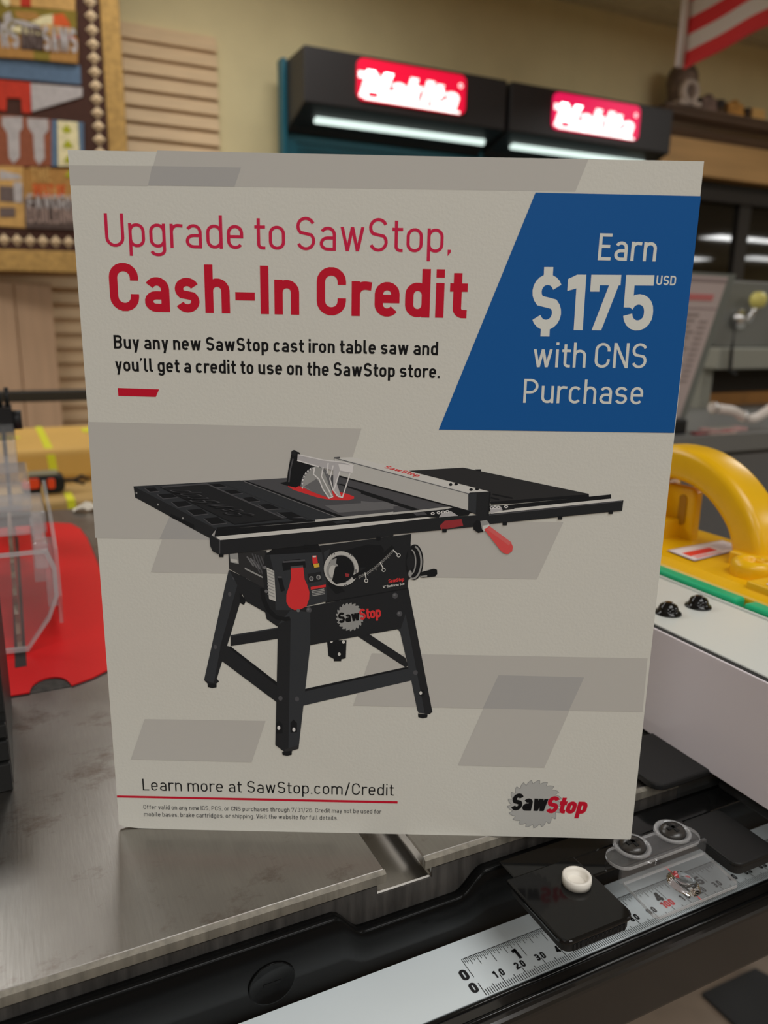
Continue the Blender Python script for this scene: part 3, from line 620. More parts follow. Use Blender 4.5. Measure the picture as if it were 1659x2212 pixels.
# clear blade guard over the blade
a.put([(77.22, 161.3), (86.68, 159.39), (92.29, 158.36), (86.05, 156.72), (77.01, 158.96)], CLR); a.put([(86.68, 159.39), (94.79, 158.66), (98.04, 157.45), (97.8, 155.35), (96.37, 154.24), (92.3, 155.25), (86.36, 156.41), (85.11, 157.02)], CLR)
a.put([(92.29, 158.1), (97.91, 157.57), (97.62, 154.71), (92.93, 155.58)], CLL)
a.put([(83.55, 156.99), (86.36, 156.41), (85.72, 153.22), (89.17, 149.76), (90.43, 145.92), (88.85, 144.92), (86.65, 148.43), (85.09, 151.93), (83.03, 154.0)], SGD)
a.put([(90.42, 156.49), (92.93, 155.26), (91.81, 150.45), (93.27, 145.97), (91.69, 145.62), (90.43, 147.85)], CLR)
for q in ([(77.22, 161.3), (86.68, 159.39), (94.79, 158.66), (98.04, 157.45)], [(77.01, 159.09), (85.11, 156.83)], [(83.55, 156.68), (83.03, 154.0), (85.09, 152.12), (86.53, 148.43), (88.85, 144.92), (90.43, 145.6)], [(92.93, 155.26), (90.55, 147.86), (92.32, 145.63), (93.9, 145.34), (96.68, 154.5)], [(86.67, 156.73), (86.04, 153.22), (89.8, 145.91)], [(90.42, 157.44), (89.17, 152.32), (90.43, 147.85)], [(88.55, 158.35), (88.04, 154.22)]): a.line(q, 0.45, CLL)
# right extension table, rails, tape
a.put([(118.58, 155.92), (138.8, 157.5), (186.24, 148.36), (186.46, 147.2), (158.58, 144.09), (149.79, 143.48), (148.9, 148.62)], D5); a.put([(149.42, 144.57), (186.26, 148.23), (186.46, 147.2), (158.58, 144.09), (149.78, 143.54)], D0)
a.put([(143.19, 156.88), (145.5, 156.99), (145.54, 156.17), (143.84, 156.39)], D0)
for q in ([(150.21, 147.56), (157.83, 146.15)], [(149.65, 146.25), (152.83, 145.54)]): a.line(q, 0.6, D0)
a.put([(149.5, 142.82), (158.59, 143.84), (194.52, 148.32), (194.72, 146.78), (159.01, 142.03), (149.58, 141.2)], D0)
a.put([(44.99, 128.94), (113.23, 136.91), (113.26, 135.27), (46.87, 127.64)], SGL); a.put([(100.96, 135.56), (126.29, 138.34), (127.57, 137.84), (100.97, 133.85)], SGL)
a.put([(149.9, 141.2), (158.99, 142.29), (194.54, 146.71), (197.07, 146.5), (197.12, 145.86), (149.97, 139.77)], SGL)
a.put([(125.94, 139.45), (135.65, 142.23), (142.65, 140.94), (141.46, 139.22), (130.73, 138.1), (126.93, 138.29)], D0); a.put([(149.17, 143.14), (158.65, 142.8), (158.69, 142.02), (151.5, 140.84)], D1)
a.put([(130.41, 138.22), (131.31, 139.87), (134.75, 140.79), (137.67, 139.01)], CLR); a.put([(149.65, 142.5), (153.6, 142.9), (154.31, 141.42), (149.76, 140.16)], CLR)
for q in [(128.02, 139.68), (130.23, 140.05), (131.92, 140.34), (133.5, 140.57), (150.16, 142.38), (151.41, 142.53), (152.67, 142.56), (155.56, 142.87)]: a.ell(q, 1.3, 1.0, CLL); a.ell(q, 0.6, 0.5, D3)
a.put([(43.11, 129.96), (45.12, 128.87), (46.87, 127.64), (113.26, 135.4), (113.36, 130.52), (46.79, 121.75), (44.14, 123.18), (43.32, 125.31)], D1); a.put([(100.97, 134.05), (127.57, 137.91), (143.99, 139.27), (149.02, 139.88), (197.12, 145.92), (199.36, 146.16), (199.22, 142.14), (149.53, 135.97), (144.82, 134.89), (101.01, 129.75)], D1)
a.line([(45.12, 128.87), (47.0, 127.65), (46.79, 121.75)], 0.4, D3); a.line([(149.35, 139.5), (199.0, 145.89)], 0.4, D3); a.put([(130.84, 134.95), (132.68, 136.96), (138.99, 137.73), (139.73, 135.12), (131.53, 133.32)], PRD)
for q in [(47.43, 121.5), (80.18, 125.75), (107.69, 129.48)] + [(132.69, 133.01), (155.41, 136.21), (176.14, 138.9), (195.0, 141.41)]: a.put([(q[0] - 0.9, q[1] + 0.8), (q[0] + 0.9, q[1] + 0.8), (q[0] + 0.8, q[1] - 0.6), (q[0] - 0.8, q[1] - 0.6)], D0)
# fence head and handle
a.put([(141.1, 147.51), (141.71, 148.04), (149.22, 148.63), (149.58, 147.54), (149.14, 139.89), (149.68, 136.63), (148.08, 133.17), (145.56, 132.47), (143.73, 133.75), (143.38, 135.72), (144.68, 137.84), (144.61, 139.47), (141.38, 141.04)], D1); a.put([(141.1, 147.51), (142.04, 147.66), (144.23, 147.89), (144.28, 139.79), (141.38, 141.04)], D2); a.line([(149.23, 148.44), (148.92, 139.23)], 0.5, D0)
a.put([(143.38, 135.72), (144.7, 137.51), (146.63, 136.89), (147.45, 132.96), (145.56, 132.47), (143.73, 133.75)], D0)
a.put([(146.11, 137.08), (148.5, 137.59), (149.99, 135.65), (147.76, 133.17), (146.89, 133.94)], SGD); a.put([(147.02, 135.26), (149.53, 135.83), (149.89, 134.99), (147.58, 132.97)], SGL)
a.put([(147.73, 133.83), (149.57, 135.18), (158.17, 128.87), (159.03, 127.22), (158.81, 125.42), (157.15, 124.25), (155.4, 124.68), (154.52, 125.47)], PRL); a.line([(149.28, 134.51), (157.88, 128.33)], 1.6, ink('saw_handle_light', 204, 96, 94))
a.build('saw_picture')

# ------------------------------------------------------------------ the table saw the sign stands on
SAW = thing('table_saw', 'cast iron table saw with red insert and white front scale, filling the foreground', 'table saw', (0, 0.55, -0.87))
TX0, TX1, TY0, TY1 = -0.42, 0.272, 0.232, 0.905
t = MB()
SL0, SL1 = 0.1162, 0.1336
t.prism([(TX0, 0), (SL0, 0), (SL0, -0.0050), (SL0 - 0.0035, -0.0056), (SL0 - 0.0035, -0.0098), (SL1 + 0.0035, -0.0098), (SL1 + 0.0035, -0.0056), (SL1, -0.0050), (SL1, 0), (TX1, 0), (TX1, -0.034), (TX0, -0.034)], 'y', TY0 + 0.0014, TY1)
for i, (x, y, z) in enumerate(t.v):   # front lip: a milled band at the top that leans back a little
    pass
obj('saw_table', t, IRON, SAW, bevel=0.0006, seg=1)
e = MB()
for x0, x1 in ((TX0, SL0), (SL1, TX1)):
    e.add([(x0, TY0 + 0.0016, -0.0001), (x1, TY0 + 0.0016, -0.0001), (x1, TY0, -0.0012), (x0, TY0, -0.0012), (x1, TY0, -0.0050), (x0, TY0, -0.0050), (x1, TY0 + 0.0016, -0.0052), (x0, TY0 + 0.0016, -0.0052)],
          [[0, 1, 2, 3], [3, 2, 4, 5], [5, 4, 6, 7], [0, 3, 5, 7], [1, 6, 4, 2]])
obj('milled_edge', e, IRON_EDGE, SAW)
e = MB(); e.prism([(TX0, -0.0052), (SL0 - 0.0037, -0.0058), (SL0 - 0.0037, -0.0102), (SL1 + 0.0037, -0.0102), (SL1 + 0.0037, -0.0058), (TX1, -0.0052), (TX1, -0.034), (TX0, -0.034)], 'y', TY0 + 0.0004, TY0 + 0.0013)
obj('rough_front', e, IRON_ROUGH, SAW)
# black extension table to the right
e = MB(); e.box(0.274, 1.25, TY0 + 0.002, TY1, -0.030, -0.0005)
obj('extension_table', e, mat('black_laminate', (44, 44, 43), 0.45), SAW, bevel=0.002)
# red throat insert with a finger notch and blade slit
XC = -0.0095
outl = [(0.0125, 0.8470), (0.030, 0.8430), (0.0440, 0.8330), (0.0510, 0.8080), (0.0540, 0.7700), (0.0550, 0.7000), (0.0545, 0.6000), (0.0530, 0.5200), (0.0480, 0.4800), (0.0380, 0.4605), (0.0285, 0.4530), (0.0165, 0.4475)]
notch = [(0.0160 - 0.0, 0.4475)] + [(0.0052 + 0.0108 * math.cos(math.radians(q)), 0.4478 + 0.0155 * math.sin(math.radians(q))) for q in range(15, 180, 15)] + [(-0.0058, 0.4478)]
left = [(2 * XC - x, y) for x, y in outl[::-1] if x > 0.012]
full = outl + notch[1:] + [(-0.0180, 0.4478)] + [q for q in left if q[0] < -0.03]
full.append((-0.0315, 0.8470))
g = MB(); g.prism([((x - XC) * 1.018 + XC, (y - 0.645) * 1.006 + 0.645) for x, y in full], 'z', 0.0, 0.0004)
obj('insert_gap', g, BLACK_STEEL, SAW)
g = MB(); g.prism(full, 'z', 0.0004, 0.0012); ins = obj('throat_insert', g, RED_INSERT, SAW, label='red throat insert')
g = MB(); g.prism([(0.0052 + 0.0110 * math.cos(math.radians(q)), 0.4476 + 0.0157 * math.sin(math.radians(q))) for q in range(0, 181, 12)], 'z', 0.00005, 0.0003)
obj('finger_notch', g, IRON_ROUGH, ins)
g = MB(); g.box(-0.0128, -0.0062, 0.4850, 0.8000, 0.0010, 0.00135); obj('blade_slit', g, BLACK_STEEL, ins)
# blade: half of a toothed disc above the table, its rim gives the dark strip
b = MB(); cy, cz, R = 0.622, -0.066, 0.1300; pr = []
for k in range(60):
    a0 = 2 * math.pi * k / 60
    pr += [(cy + R * math.cos(a0), cz + R * math.sin(a0)), (cy + R * 0.955 * math.cos(a0 + 0.03), cz + R * 0.955 * math.sin(a0 + 0.03))]
b.prism(pr, 'x', XC - 0.0013, XC + 0.0013); obj('saw_blade', b, BLADE, SAW, label='dark toothed saw blade')
b = MB(); b.prism([(0.755, 0.0), (0.765, 0.06), (0.775, 0.10), (0.80, 0.118), (0.83, 0.11), (0.83, 0.0)], 'x', XC - 0.0015, XC + 0.0015); obj('riving_knife', b, BLACK_STEEL, SAW)
# clear blade guard
GD = MB()
hexo = [(-0.0205, 0.0035), (-0.0045, 0.0028), (0.0100, 0.0225), (0.0158, 0.0370), (0.0160, 0.0560), (0.0120, 0.0680), (-0.0310, 0.0680), (-0.0350, 0.0560), (-0.0348, 0.0370), (-0.0290, 0.0225)]
GD.prism(hexo, 'y', 0.5050, 0.5066)
inner = [(XC + (x - XC) * 0.90, 0.038 + (z - 0.038) * 0.93) for x, z in hexo]
n = len(hexo)
guard = obj('blade_guard', GD, CLEAR2, SAW, label='clear plastic blade guard')
rm = MB()      # thick rim of the front shield
v = [(x, 0.5040, z) for x, z in hexo] + [(x, 0.5075, z) for x, z in hexo] + [(x, 0.5040, z) for x, z in inner] + [(x, 0.5075, z) for x, z in inner]
fs = []
for i in range(n):
    j = (i + 1) % n; fs += [[i, j, n + j, n + i], [2 * n + i, 3 * n + i, 3 * n + j, 2 * n + j], [i, 2 * n + i, 2 * n + j, j], [n + i, n + j, 3 * n + j, 3 * n + i]]
rm.add(v, fs); obj('guard_rim', rm, clear_plastic('clear_rim', refl=1.3, haze=0.35), guard)
s = MB()
for sgn in (1, -1):
    X1 = XC + sgn * 0.0262
    s.prism([(0.507, 0.036), (0.522, 0.012), (0.620, 0.006), (0.700, 0.020), (0.720, 0.060), (0.640, 0.086), (0.560, 0.078), (0.512, 0.066)], 'x', X1 - 0.0012, X1 + 0.0012)
    X2 = XC + sgn * 0.0165
    s.prism([(0.560, 0.030), (0.585, 0.030), (0.585, 0.070), (0.560, 0.070)], 'x', X2 - 0.0035, X2 + 0.0035)
    s.prism([(0.540, 0.018), (0.558, 0.018), (0.558, 0.062), (0.540, 0.062)], 'x', X2 + sgn * 0.006 - 0.003, X2 + sgn * 0.006 + 0.003)
obj('side_shields', s, BLOCKY, guard)
s = MB(); s.box(-0.0330, 0.0140, 0.560, 0.625, 0.064, 0.080); s.box(-0.0250, 0.0065, 0.60, 0.690, 0.072, 0.093); s.box(-0.0190, 0.0, 0.68, 0.80, 0.085, 0.112)
s.box(0.004, 0.0125, 0.515, 0.60, 0.052, 0.070); s.box(-0.0315, -0.023, 0.515, 0.60, 0.052, 0.070)
obj('guard_top', s, BLOCKY, guard, bevel=0.002)
s = MB(); s.box(-0.018, 0.006, 0.66, 0.70, 0.046, 0.054); obj('blade_stop', s, BLACK_PLASTIC, guard)
s = MB(); s.cyl((-0.001, 0.80, 0.114), 0.009, 0.008, 'x', 14); obj('latch_knob', s, BLACK_PLASTIC, guard)
s = MB(); s.box(-0.0215, -0.0005, 0.79, 0.83, 0.104, 0.126); s.cyl((-0.004, 0.806, 0.124), 0.002, 0.02, 'z', 8); s.cyl((-0.014, 0.806, 0.126), 0.006, 0.013, 'z', 10)
obj('guard_latch', s, BLACK_PLASTIC, guard)

# front angle rail with a dip under the mitre slot
def top_z(x):
    def sm(a, b, v): q = max(0, min(1, (v - a) / (b - a))); return q * q * (3 - 2 * q)
    return -0.0092 - 0.0102 * sm(0.0925, 0.1045, x) + 0.0092 * sm(0.1475, 0.1605, x)
xs = [-0.45, 0.0, 0.085] + [0.091 + 0.002 * k for k in range(9)] + [0.125, 0.145] + [0.146 + 0.002 * k for k in range(9)] + [0.2, 0.5, 0.9, 1.25]
prof = [(TY0 - 0.0001, -0.0008), (TY0 - 0.0040, 0.0), (TY0 - 0.0050, -0.0006), (TY0 - 0.0054, -0.0018)]
r = MB(); vs = []
for x in xs:
    z = top_z(x); vs += [(x, y, z + dz) for y, dz in prof] + [(x, TY0 - 0.0054, -0.044), (x, TY0 - 0.0001, -0.044)]
k = 6; fs = [[i * k + q, i * k + (q + 1) % k, (i + 1) * k + (q + 1) % k, (i + 1) * k + q] for i in range(len(xs) - 1) for q in range(k)] + [list(range(k)), [(len(xs) - 1) * k + q for q in range(k)]]
r.add(vs, fs, 0, True); rail = obj('angle_rail', r, RAIL_BLACK, SAW)
bo = MB(); bo.lathe([(0.0, -0.0001), (0.0090, -0.0001), (0.0088, -0.0005), (0.0084, -0.0005), (0.0082, -0.0002), (0.0, -0.0003)], (0.0672, TY0 - 0.0054, -0.0275), 'y', 28)
bo.box(0.0640, 0.0704, TY0 - 0.0058, TY0 - 0.0055, -0.0281, -0.0269)
obj('rail_bolt', bo, RAIL_BLACK, rail)
# rail tube and its white tape
tb = MB(); tb.prism(rrect(0.1862, TY0 - 0.0058, -0.0715, -0.0402, 0.0032, 4), 'x', -0.45, 1.25, smooth=False)
tube = obj('rail_tube', tb, mat('rail_tube_paint', (24, 22, 20), 0.16, coat=0.3), SAW)
lp = MB(); lp.tube([(-0.45, 0.1908, -0.0400), (1.25, 0.1908, -0.0400)], 0.0011, 8); lp.tube([(-0.45, 0.1968, -0.0402), (1.25, 0.1968, -0.0402)], 0.0010, 8); obj('rail_lip', lp, BLACK_GLOSS, tube)
tp = MB(); tp.box(-0.45, 1.25, 0.1982, 0.2263, -0.0403, -0.0398); tape = obj('measuring_tape', tp, TAPE_WHITE, SAW, label='white inch and millimetre tape')
mk = MB(); MKZ = -0.03965
def rect(x0, x1, y0, y1, mi=0): mk.face([(x0, y0, MKZ), (x1, y0, MKZ), (x1, y1, MKZ), (x0, y1, MKZ)], mi)
X0 = 0.1434
rect(X0, X0 + 0.33, 0.2171, 0.2174)
for i in range(0, 32 * 12 + 1):
    x = X0 + i * 0.0254 / 32
    L = 0.0094 if i % 32 == 0 else 0.0066 if i % 16 == 0 else 0.0050 if i % 8 == 0 else 0.0038 if i % 4 == 0 else 0.0028 if i % 2 == 0 else 0.0020
    rect(x - 0.00012, x + 0.00012, 0.2172 - L, 0.2172)
for i in range(0, 301):
    x = X0 + i * 0.001
    L = 0.0062 if i == 0 else 0.0048 if i % 10 == 0 else 0.0038 if i % 5 == 0 else 0.0029
    rect(x - 0.00014, x + 0.00014, 0.1985, 0.1985 + L)
def digits(s, x, y, hgt, w, mi=0):
    polys, W = lettering(s, 0.235, 0.10)
    for p in polys: mk.face([(x + a_ * w, y + b_ * hgt, MKZ) for a_, b_ in p], mi)
    return W * w
for i in range(0, 12):
    digits(str(i), X0 + i * 0.0254 - (0.0046 if i < 10 else 0.0085), 0.2077, 0.0052, 0.0056)
digits('0', X0 - 0.0043, 0.2012, 0.0048, 0.0052)
for c10 in range(1, 30):
    s_ = str(c10 * 10 % 100) if c10 % 10 else str(c10 * 10)
    x = X0 + c10 * 0.010
    if c10 % 10: digits(s_[0], x - 0.0023, 0.2036, 0.0034, 0.0030); digits('0', x + 0.0005, 0.2036, 0.0034, 0.0030); rect(x - 0.00014, x + 0.00014, 0.2032, 0.2046)
    else: digits(s_, x - 0.0034, 0.2036, 0.0038, 0.0036, 1)
obj('scale_markings', mk, [mat('tape_black', (20, 20, 22), 0.5), mat('tape_red', (190, 30, 40), 0.5)], tape, recalc=False)
# cabinet below the table
cb = MB(); cb.box(-0.24, 0.24, 0.33, 0.83, -0.80, -0.034); obj('cabinet', cb, BLACK_STEEL, SAW, bevel=0.01)
cb = MB(); cb.box(-0.27, 0.27, 0.30, 0.86, -0.87, -0.80); obj('cabinet_base', cb, BLACK_STEEL, SAW, bevel=0.005)
for x in (0.98, 1.14):
    for y in (0.40, 0.78):
        lg = MB(); lg.box(x + 0.04, x + 0.08, y, y + 0.04, -0.87, -0.03); obj('leg', lg, BLACK_STEEL, SAW)

# ------------------------------------------------------------------ rip fence
FEN = thing('rip_fence', 'white rip fence with black front bracket and clear scale pointer, right of the sign', 'fence', (0.318, 0.55, 0.0))
FY0, FY1 = 0.145, 0.93
f = MB(); f.box(0.2908, 0.3485, FY0, FY1, 0.0035, 0.0600); obj('fence_tube', f, FENCE_WHITE, FEN, bevel=0.0006)
f = MB(); f.box(0.2850, 0.2864, FY0, FY1, 0.0030, 0.0600); obj('face_panel', f, FENCE_FACE, FEN, bevel=0.0004)
f = MB(); f.box(0.2864, 0.2908, FY0, FY1, 0.0035, 0.0591); obj('face_gasket', f, BLACK_RUBBER, FEN)
f = MB(); f.box(0.3505, 0.3522, FY0, FY1, 0.0030, 0.0603); f.box(0.3485, 0.3505, FY0, FY1, 0.0035, 0.0585); obj('face_panel', f, FENCE_WHITE, FEN, bevel=0.0004)
for (x, y) in ((0.3077, 0.2830), (0.3311, 0.2840)):
    d = MB(); d.lathe([(0.0, 0.0062), (0.0022, 0.0062), (0.0026, 0.0058), (0.0044, 0.0048), (0.0053, 0.0028), (0.0056, 0.0012), (0.0068, 0.0010), (0.0072, 0.0002), (0.0066, 0.0), (0.0, 0.0)], (x, y, 0.0600), n=24); obj('bolt', d, BLACK_GLOSS, FEN, label='black domed bolt')
fb = MB(); fb.prism(rrect(0.2517, 0.2925, 0.2262, 0.2640, 0.006), 'z', 0.0006, 0.0042); obj('glide_plate', fb, BLACK_PLASTIC, FEN, bevel=0.001)
PZ = -0.0065         # the bracket rides over the angle rail and its pads reach out above the tape
PA, PB0, PC = [(0.1627, 0.2154, -0.0065), (0.1615, 0.1797, -0.0065), (0.1955, 0.1788, -0.0065)]
pl = MB(); pl.prism([q for q in rrect(PB0[0], PC[0], PC[1], PA[1], 0.004) if q[1] < PA[1] - 0.006] [0:0] + [(PB0[0], PA[1])] + rrect(PB0[0], PC[0], PC[1], PA[1], 0.004)[18:] + rrect(PB0[0], PC[0], PC[1], PA[1], 0.004)[:6] + [(PC[0], PA[1])], 'z', PZ - 0.0022, PZ); pad = obj('bracket_pad', pl, BLACK_GLOSS, FEN, bevel=0.0009, seg=3)
pl = MB(); pl.prism(rrect(PB0[0] + 0.0014, PC[0] - 0.0010, PC[1] + 0.0008, PA[1], 0.0036), 'z', PZ - 0.0056, PZ - 0.0022)
for kx in range(40): pl.box(PB0[0] + 0.005 + kx * 0.00062, PB0[0] + 0.0053 + kx * 0.00062, PC[1] + 0.0002, PC[1] + 0.001, PZ - 0.0054, PZ - 0.0026)
obj('pad_liner', pl, BLACK_RUBBER, pad)
QA, QB, QC = [(0.2544, 0.1821, -0.0065), (0.2786, 0.2136, -0.0065), (0.2581, 0.2154, -0.0065)]
pl = MB(); pl.prism(rrect(QA[0] - 0.0008, QB[0], QA[1], QB[1], 0.004), 'z', PZ - 0.0022, PZ); pad2 = obj('bracket_pad', pl, BLACK_PLASTIC, FEN, bevel=0.0009, seg=3)
pl = MB(); pl.prism(rrect(QA[0] - 0.0003, QB[0] - 0.0006, QA[1] + 0.0006, QB[1], 0.0036), 'z', PZ - 0.0056, PZ - 0.0022); obj('pad_liner', pl, BLACK_RUBBER, pad2)
RC = [(0.1859, 0.2018, -0.0042)][0]
rg = MB(); rg.lathe([(0.0039, 0.0), (0.0057, 0.0), (0.0059, 0.0018), (0.0058, 0.0034), (0.0052, 0.0038), (0.0046, 0.0036), (0.0041, 0.0030), (0.0039, 0.0002)], (RC[0], RC[1], PZ), n=36)
rg.cyl((RC[0], RC[1], PZ + 0.0001), 0.00395, 0.0004, 'z', 36); obj('glide_ring', rg, NYLON, pad, label='white nylon ring')
br = MB(); br.box(PC[0] - 0.002, QA[0] + 0.002, 0.2030, PA[1] - 0.0008, PZ - 0.0020, PZ - 0.0006); br.box(PB0[0] + 0.004, 0.345, PA[1] - 0.0008, 0.2262, PZ - 0.0020, PZ - 0.0006); obj('bracket', br, BLACK_GLOSS, FEN, bevel=0.0004, seg=1)
br = MB(); br.box(0.2920, 0.350, 0.150, 0.2262, PZ - 0.0006, 0.0030); obj('bracket_arm', br, BLACK_STEEL, FEN, bevel=0.001)
# clear pointer: plate over the tape, step, flange with two screws, lens and red line
FA, FBp, FCp, FD = [(0.2046, 0.197, -0.0035), (0.2521, 0.1968, -0.0035), (0.2567, 0.2089, -0.0035), (0.2066, 0.2093, -0.0035)]
GA, GB, GC, GD_ = [(0.2067, 0.1968, -0.01), (0.2523, 0.1967, -0.01), (0.25, 0.1771, -0.01), (0.2055, 0.1773, -0.01)]
EDGEC = clear_plastic('clear_edge_highlight', refl=2.2, haze=0.45)
hl = MB()
plate = [(GA[0], FA[1] + 0.0006), (GD_[0] - 0.0004, GD_[1] + 0.002), (GD_[0] + 0.0012, GD_[1]), (GC[0] - 0.0016, GC[1]), (GC[0], GC[1] + 0.0016), (GB[0], FA[1] + 0.0006)]
hl.prism(plate, 'z', -0.0118, -0.0100); hl.m[-len(plate):] = [1] * len(plate)      # paler, hazier side faces paint in the bright edge highlights
hl.prism([(FA[0], FA[1] - 0.0002), (FA[0], FA[1] + 0.0014), (FBp[0], FA[1] + 0.0014), (FBp[0], FA[1] - 0.0002)], 'z', -0.0100, -0.0036)
hl.prism(rrect(FA[0] - 0.0003, FBp[0] + 0.0002, FA[1], FCp[1] + 0.0012, 0.0065), 'z', -0.0052, -0.0035); hl.m[-24:] = [1] * 24
ptr = obj('scale_pointer', hl, [CLEAR, EDGEC], FEN, bevel=0.0003, label='clear plastic scale pointer')
SCREW = mat('black_screw', (34, 32, 30), 0.28); RECESS = mat('recess_black', (3, 3, 3), 0.6)
for (x, y, _q) in [(0.2192, 0.2066, -0.0025), (0.242, 0.2066, -0.0025)]:
    sc = MB(); sc.lathe([(0.0, 0.0022), (0.0026, 0.0021), (0.0048, 0.0014), (0.0058, 0.0), (0.0, 0.0)], (0, 0, 0), n=24)
    o_ = MB(); o_.v = [(x + p[0], y + p[1], -0.0032 + p[2] + p[0] * 0.10) for p in sc.v]; o_.f = sc.f; o_.m = sc.m; o_.sm = sc.sm
    so = obj('screw', o_, SCREW, ptr)
    cr = MB()
    for (sx, sy) in ((0.0030, 0.0008), (0.0008, 0.0030)): cr.box(x - sx, x + sx, y - sy, y + sy, -0.0028, -0.00085)
    obj('cross_recess', cr, RECESS, so)
    rr_ = MB(); rr_.lathe([(0.0064, 0.0), (0.0067, 0.0010), (0.0076, 0.0010), (0.0080, 0.0)], (x, y, -0.0035), n=28); obj('slot_rim', rr_, BLOCKY, ptr)
gl = bpy.data.materials.new('lens_glass'); gl.use_nodes = True; gb = gl.node_tree.nodes['Principled BSDF']; gb.inputs['Transmission Weight'].default_value = 1.0; gb.inputs['Roughness'].default_value = 0.0; gb.inputs['IOR'].default_value = 1.3
(lx, ly) = [(0.2284, 0.1865, -0.009)][0][:2]
le = MB(); le.lathe([(0.0, 0.0034), (0.0022, 0.0031), (0.0040, 0.0022), (0.0052, 0.0010), (0.0057, 0.0), (0.0, -0.0001)], (0, 0, 0), n=32)
le.v = [(lx + p[0], ly + p[1] * 1.3, -0.0099 + p[2]) for p in le.v]; obj('lens', le, gl, ptr)
ln = MB(); q0, q1 = [(0.2315, 0.1991, -0.012), (0.2301, 0.1785, -0.012)]; ln.add([(q0[0] - 0.00025, q0[1], -0.0120), (q0[0] + 0.00025, q0[1], -0.0120), (q1[0] + 0.00025, q1[1], -0.0120), (q1[0] - 0.00025, q1[1], -0.0120)], [[0, 1, 2, 3]]); obj('red_hairline', ln, mat('hairline_red', (190, 20, 30), 0.5), ptr)

# ------------------------------------------------------------------ yellow push block behind the fence
PB_ = thing('push_block', 'yellow push block with arched handle and green feet, beyond the white fence', 'push block', (0.40, 0.34, 0.0))
b = MB(); b.prism([(0.3645, 0.0620), (0.374, 0.0645), (0.446, 0.0650), (0.456, 0.058), (0.456, 0.030), (0.3645, 0.030)], 'y', 0.225, 0.455)
obj('body', b, YELLOW, PB_, bevel=0.002, seg=3)
for y0, y1 in ((0.2800, 0.3500), (0.3535, 0.4100), (0.2270, 0.2740)):
    l = MB(); l.box(0.3540, 0.3640, y0, y1, 0.0, 0.0622); obj('foot', l, GREEN, PB_, bevel=0.0018, label='green rubber foot')
for y0, y1 in ((0.28, 0.41), (0.227, 0.274)):
    l = MB(); l.box(0.448, 0.456, y0, y1, 0.0, 0.032); obj('foot', l, GREEN, PB_, bevel=0.0018, label='green rubber foot')
hp = [(0.42, 0.470, 0.040), (0.42, 0.455, 0.080), (0.42, 0.428, 0.106), (0.42, 0.400, 0.1165), (0.42, 0.372, 0.1175), (0.42, 0.348, 0.1095), (0.42, 0.328, 0.0930), (0.42, 0.3195, 0.0760), (0.42, 0.3180, 0.060), (0.42, 0.318, 0.045)]
def smooth_path(P, m=4):
    out = []
    for i in range(len(P) - 1):
        p0, p1, p2, p3 = (Vector(P[max(0, i - 1)]), Vector(P[i]), Vector(P[i + 1]), Vector(P[min(len(P) - 1, i + 2)]))
        for k in range(m):
            t = k / m; out.append(0.5 * ((2 * p1) + (-p0 + p2) * t + (2 * p0 - 5 * p1 + 4 * p2 - p3) * t * t + (-p0 + 3 * p1 - 3 * p2 + p3) * t ** 3))
    return [tuple(p) for p in out] + [P[-1]]
h = MB(); h.sweep(smooth_path(hp), rrect(-0.0145, 0.0145, -0.0115, 0.0115, 0.006, 4), up=(1, 0, 0)); obj('handle', h, YELLOW, PB_)
w = MB(); w.prism(rrect(0.372, 0.400, 0.060, 0.1010, 0.004), 'x', 0.4180, 0.4260); w.prism([(0.395, 0.06), (0.45, 0.06), (0.45, 0.104), (0.402, 0.104), (0.395, 0.09)], 'x', 0.406, 0.434); w.box(0.404, 0.424, 0.383, 0.410, 0.060, 0.078)
obj('rear_web', w, YELLOW, PB_, bevel=0.002)
w = MB(); w.prism(rrect(0.3785, 0.3850, 0.074, 0.0955, 0.003), 'x', 0.4172, 0.4178); obj('web_slot', w, mat('slot_amber', (120, 84, 10), 0.5), PB_)
w = MB(); w.box(0.400, 0.442, 0.285, 0.325, 0.056, 0.073); w.lathe([(0.0055, 0.0), (0.0115, 0.0), (0.0130, 0.004), (0.0130, 0.012), (0.010, 0.0145), (0.0070, 0.0145), (0.0055, 0.010)], (0.395, 0.302, 0.060), n=26); w.box(0.372, 0.44, 0.258, 0.288, 0.058, 0.0685)
obj('front_boss', w, YELLOW, PB_, bevel=0.003, seg=3)
w = MB(); w.cyl((0.395, 0.302, 0.0655), 0.0054, 0.001, 'z', 14); obj('boss_screw', w, CHROME, PB_)
LB = Z0_LABEL = [(0.3815, 0.334), (0.4377, 0.342), (0.4383, 0.3624), (0.3828, 0.3589)]
lb = MB(); cxl, cyl_ = 0.410, 0.3495
def lpt(u, v, z): # u along, v across the label
    a_, b_, c2, d_ = LB
    x = (a_[0] * (1 - u) + b_[0] * u) * (1 - v) + (d_[0] * (1 - u) + c2[0] * u) * v
    y = (a_[1] * (1 - u) + b_[1] * u) * (1 - v) + (d_[1] * (1 - u) + c2[1] * u) * v
    return (x, y, z)
def lq(u0, u1, v0, v1, z, mi): lb.face([lpt(u0, v0, z), lpt(u1, v0, z), lpt(u1, v1, z), lpt(u0, v1, z)], mi)
lq(0, 1, 0, 1, 0.0655, 2); lq(0.015, 0.985, 0.05, 0.95, 0.06555, 0); lq(0.08, 0.58, 0.30, 0.62, 0.0656, 1)
for k in range(3): lq(0.10, 0.55 - 0.1 * k, 0.10 + 0.06 * k, 0.13 + 0.06 * k, 0.0656, 1)
for k in range(6): lq(0.64, 0.92 - 0.05 * (k % 3), 0.25 + 0.09 * k, 0.28 + 0.09 * k, 0.0656, 2)
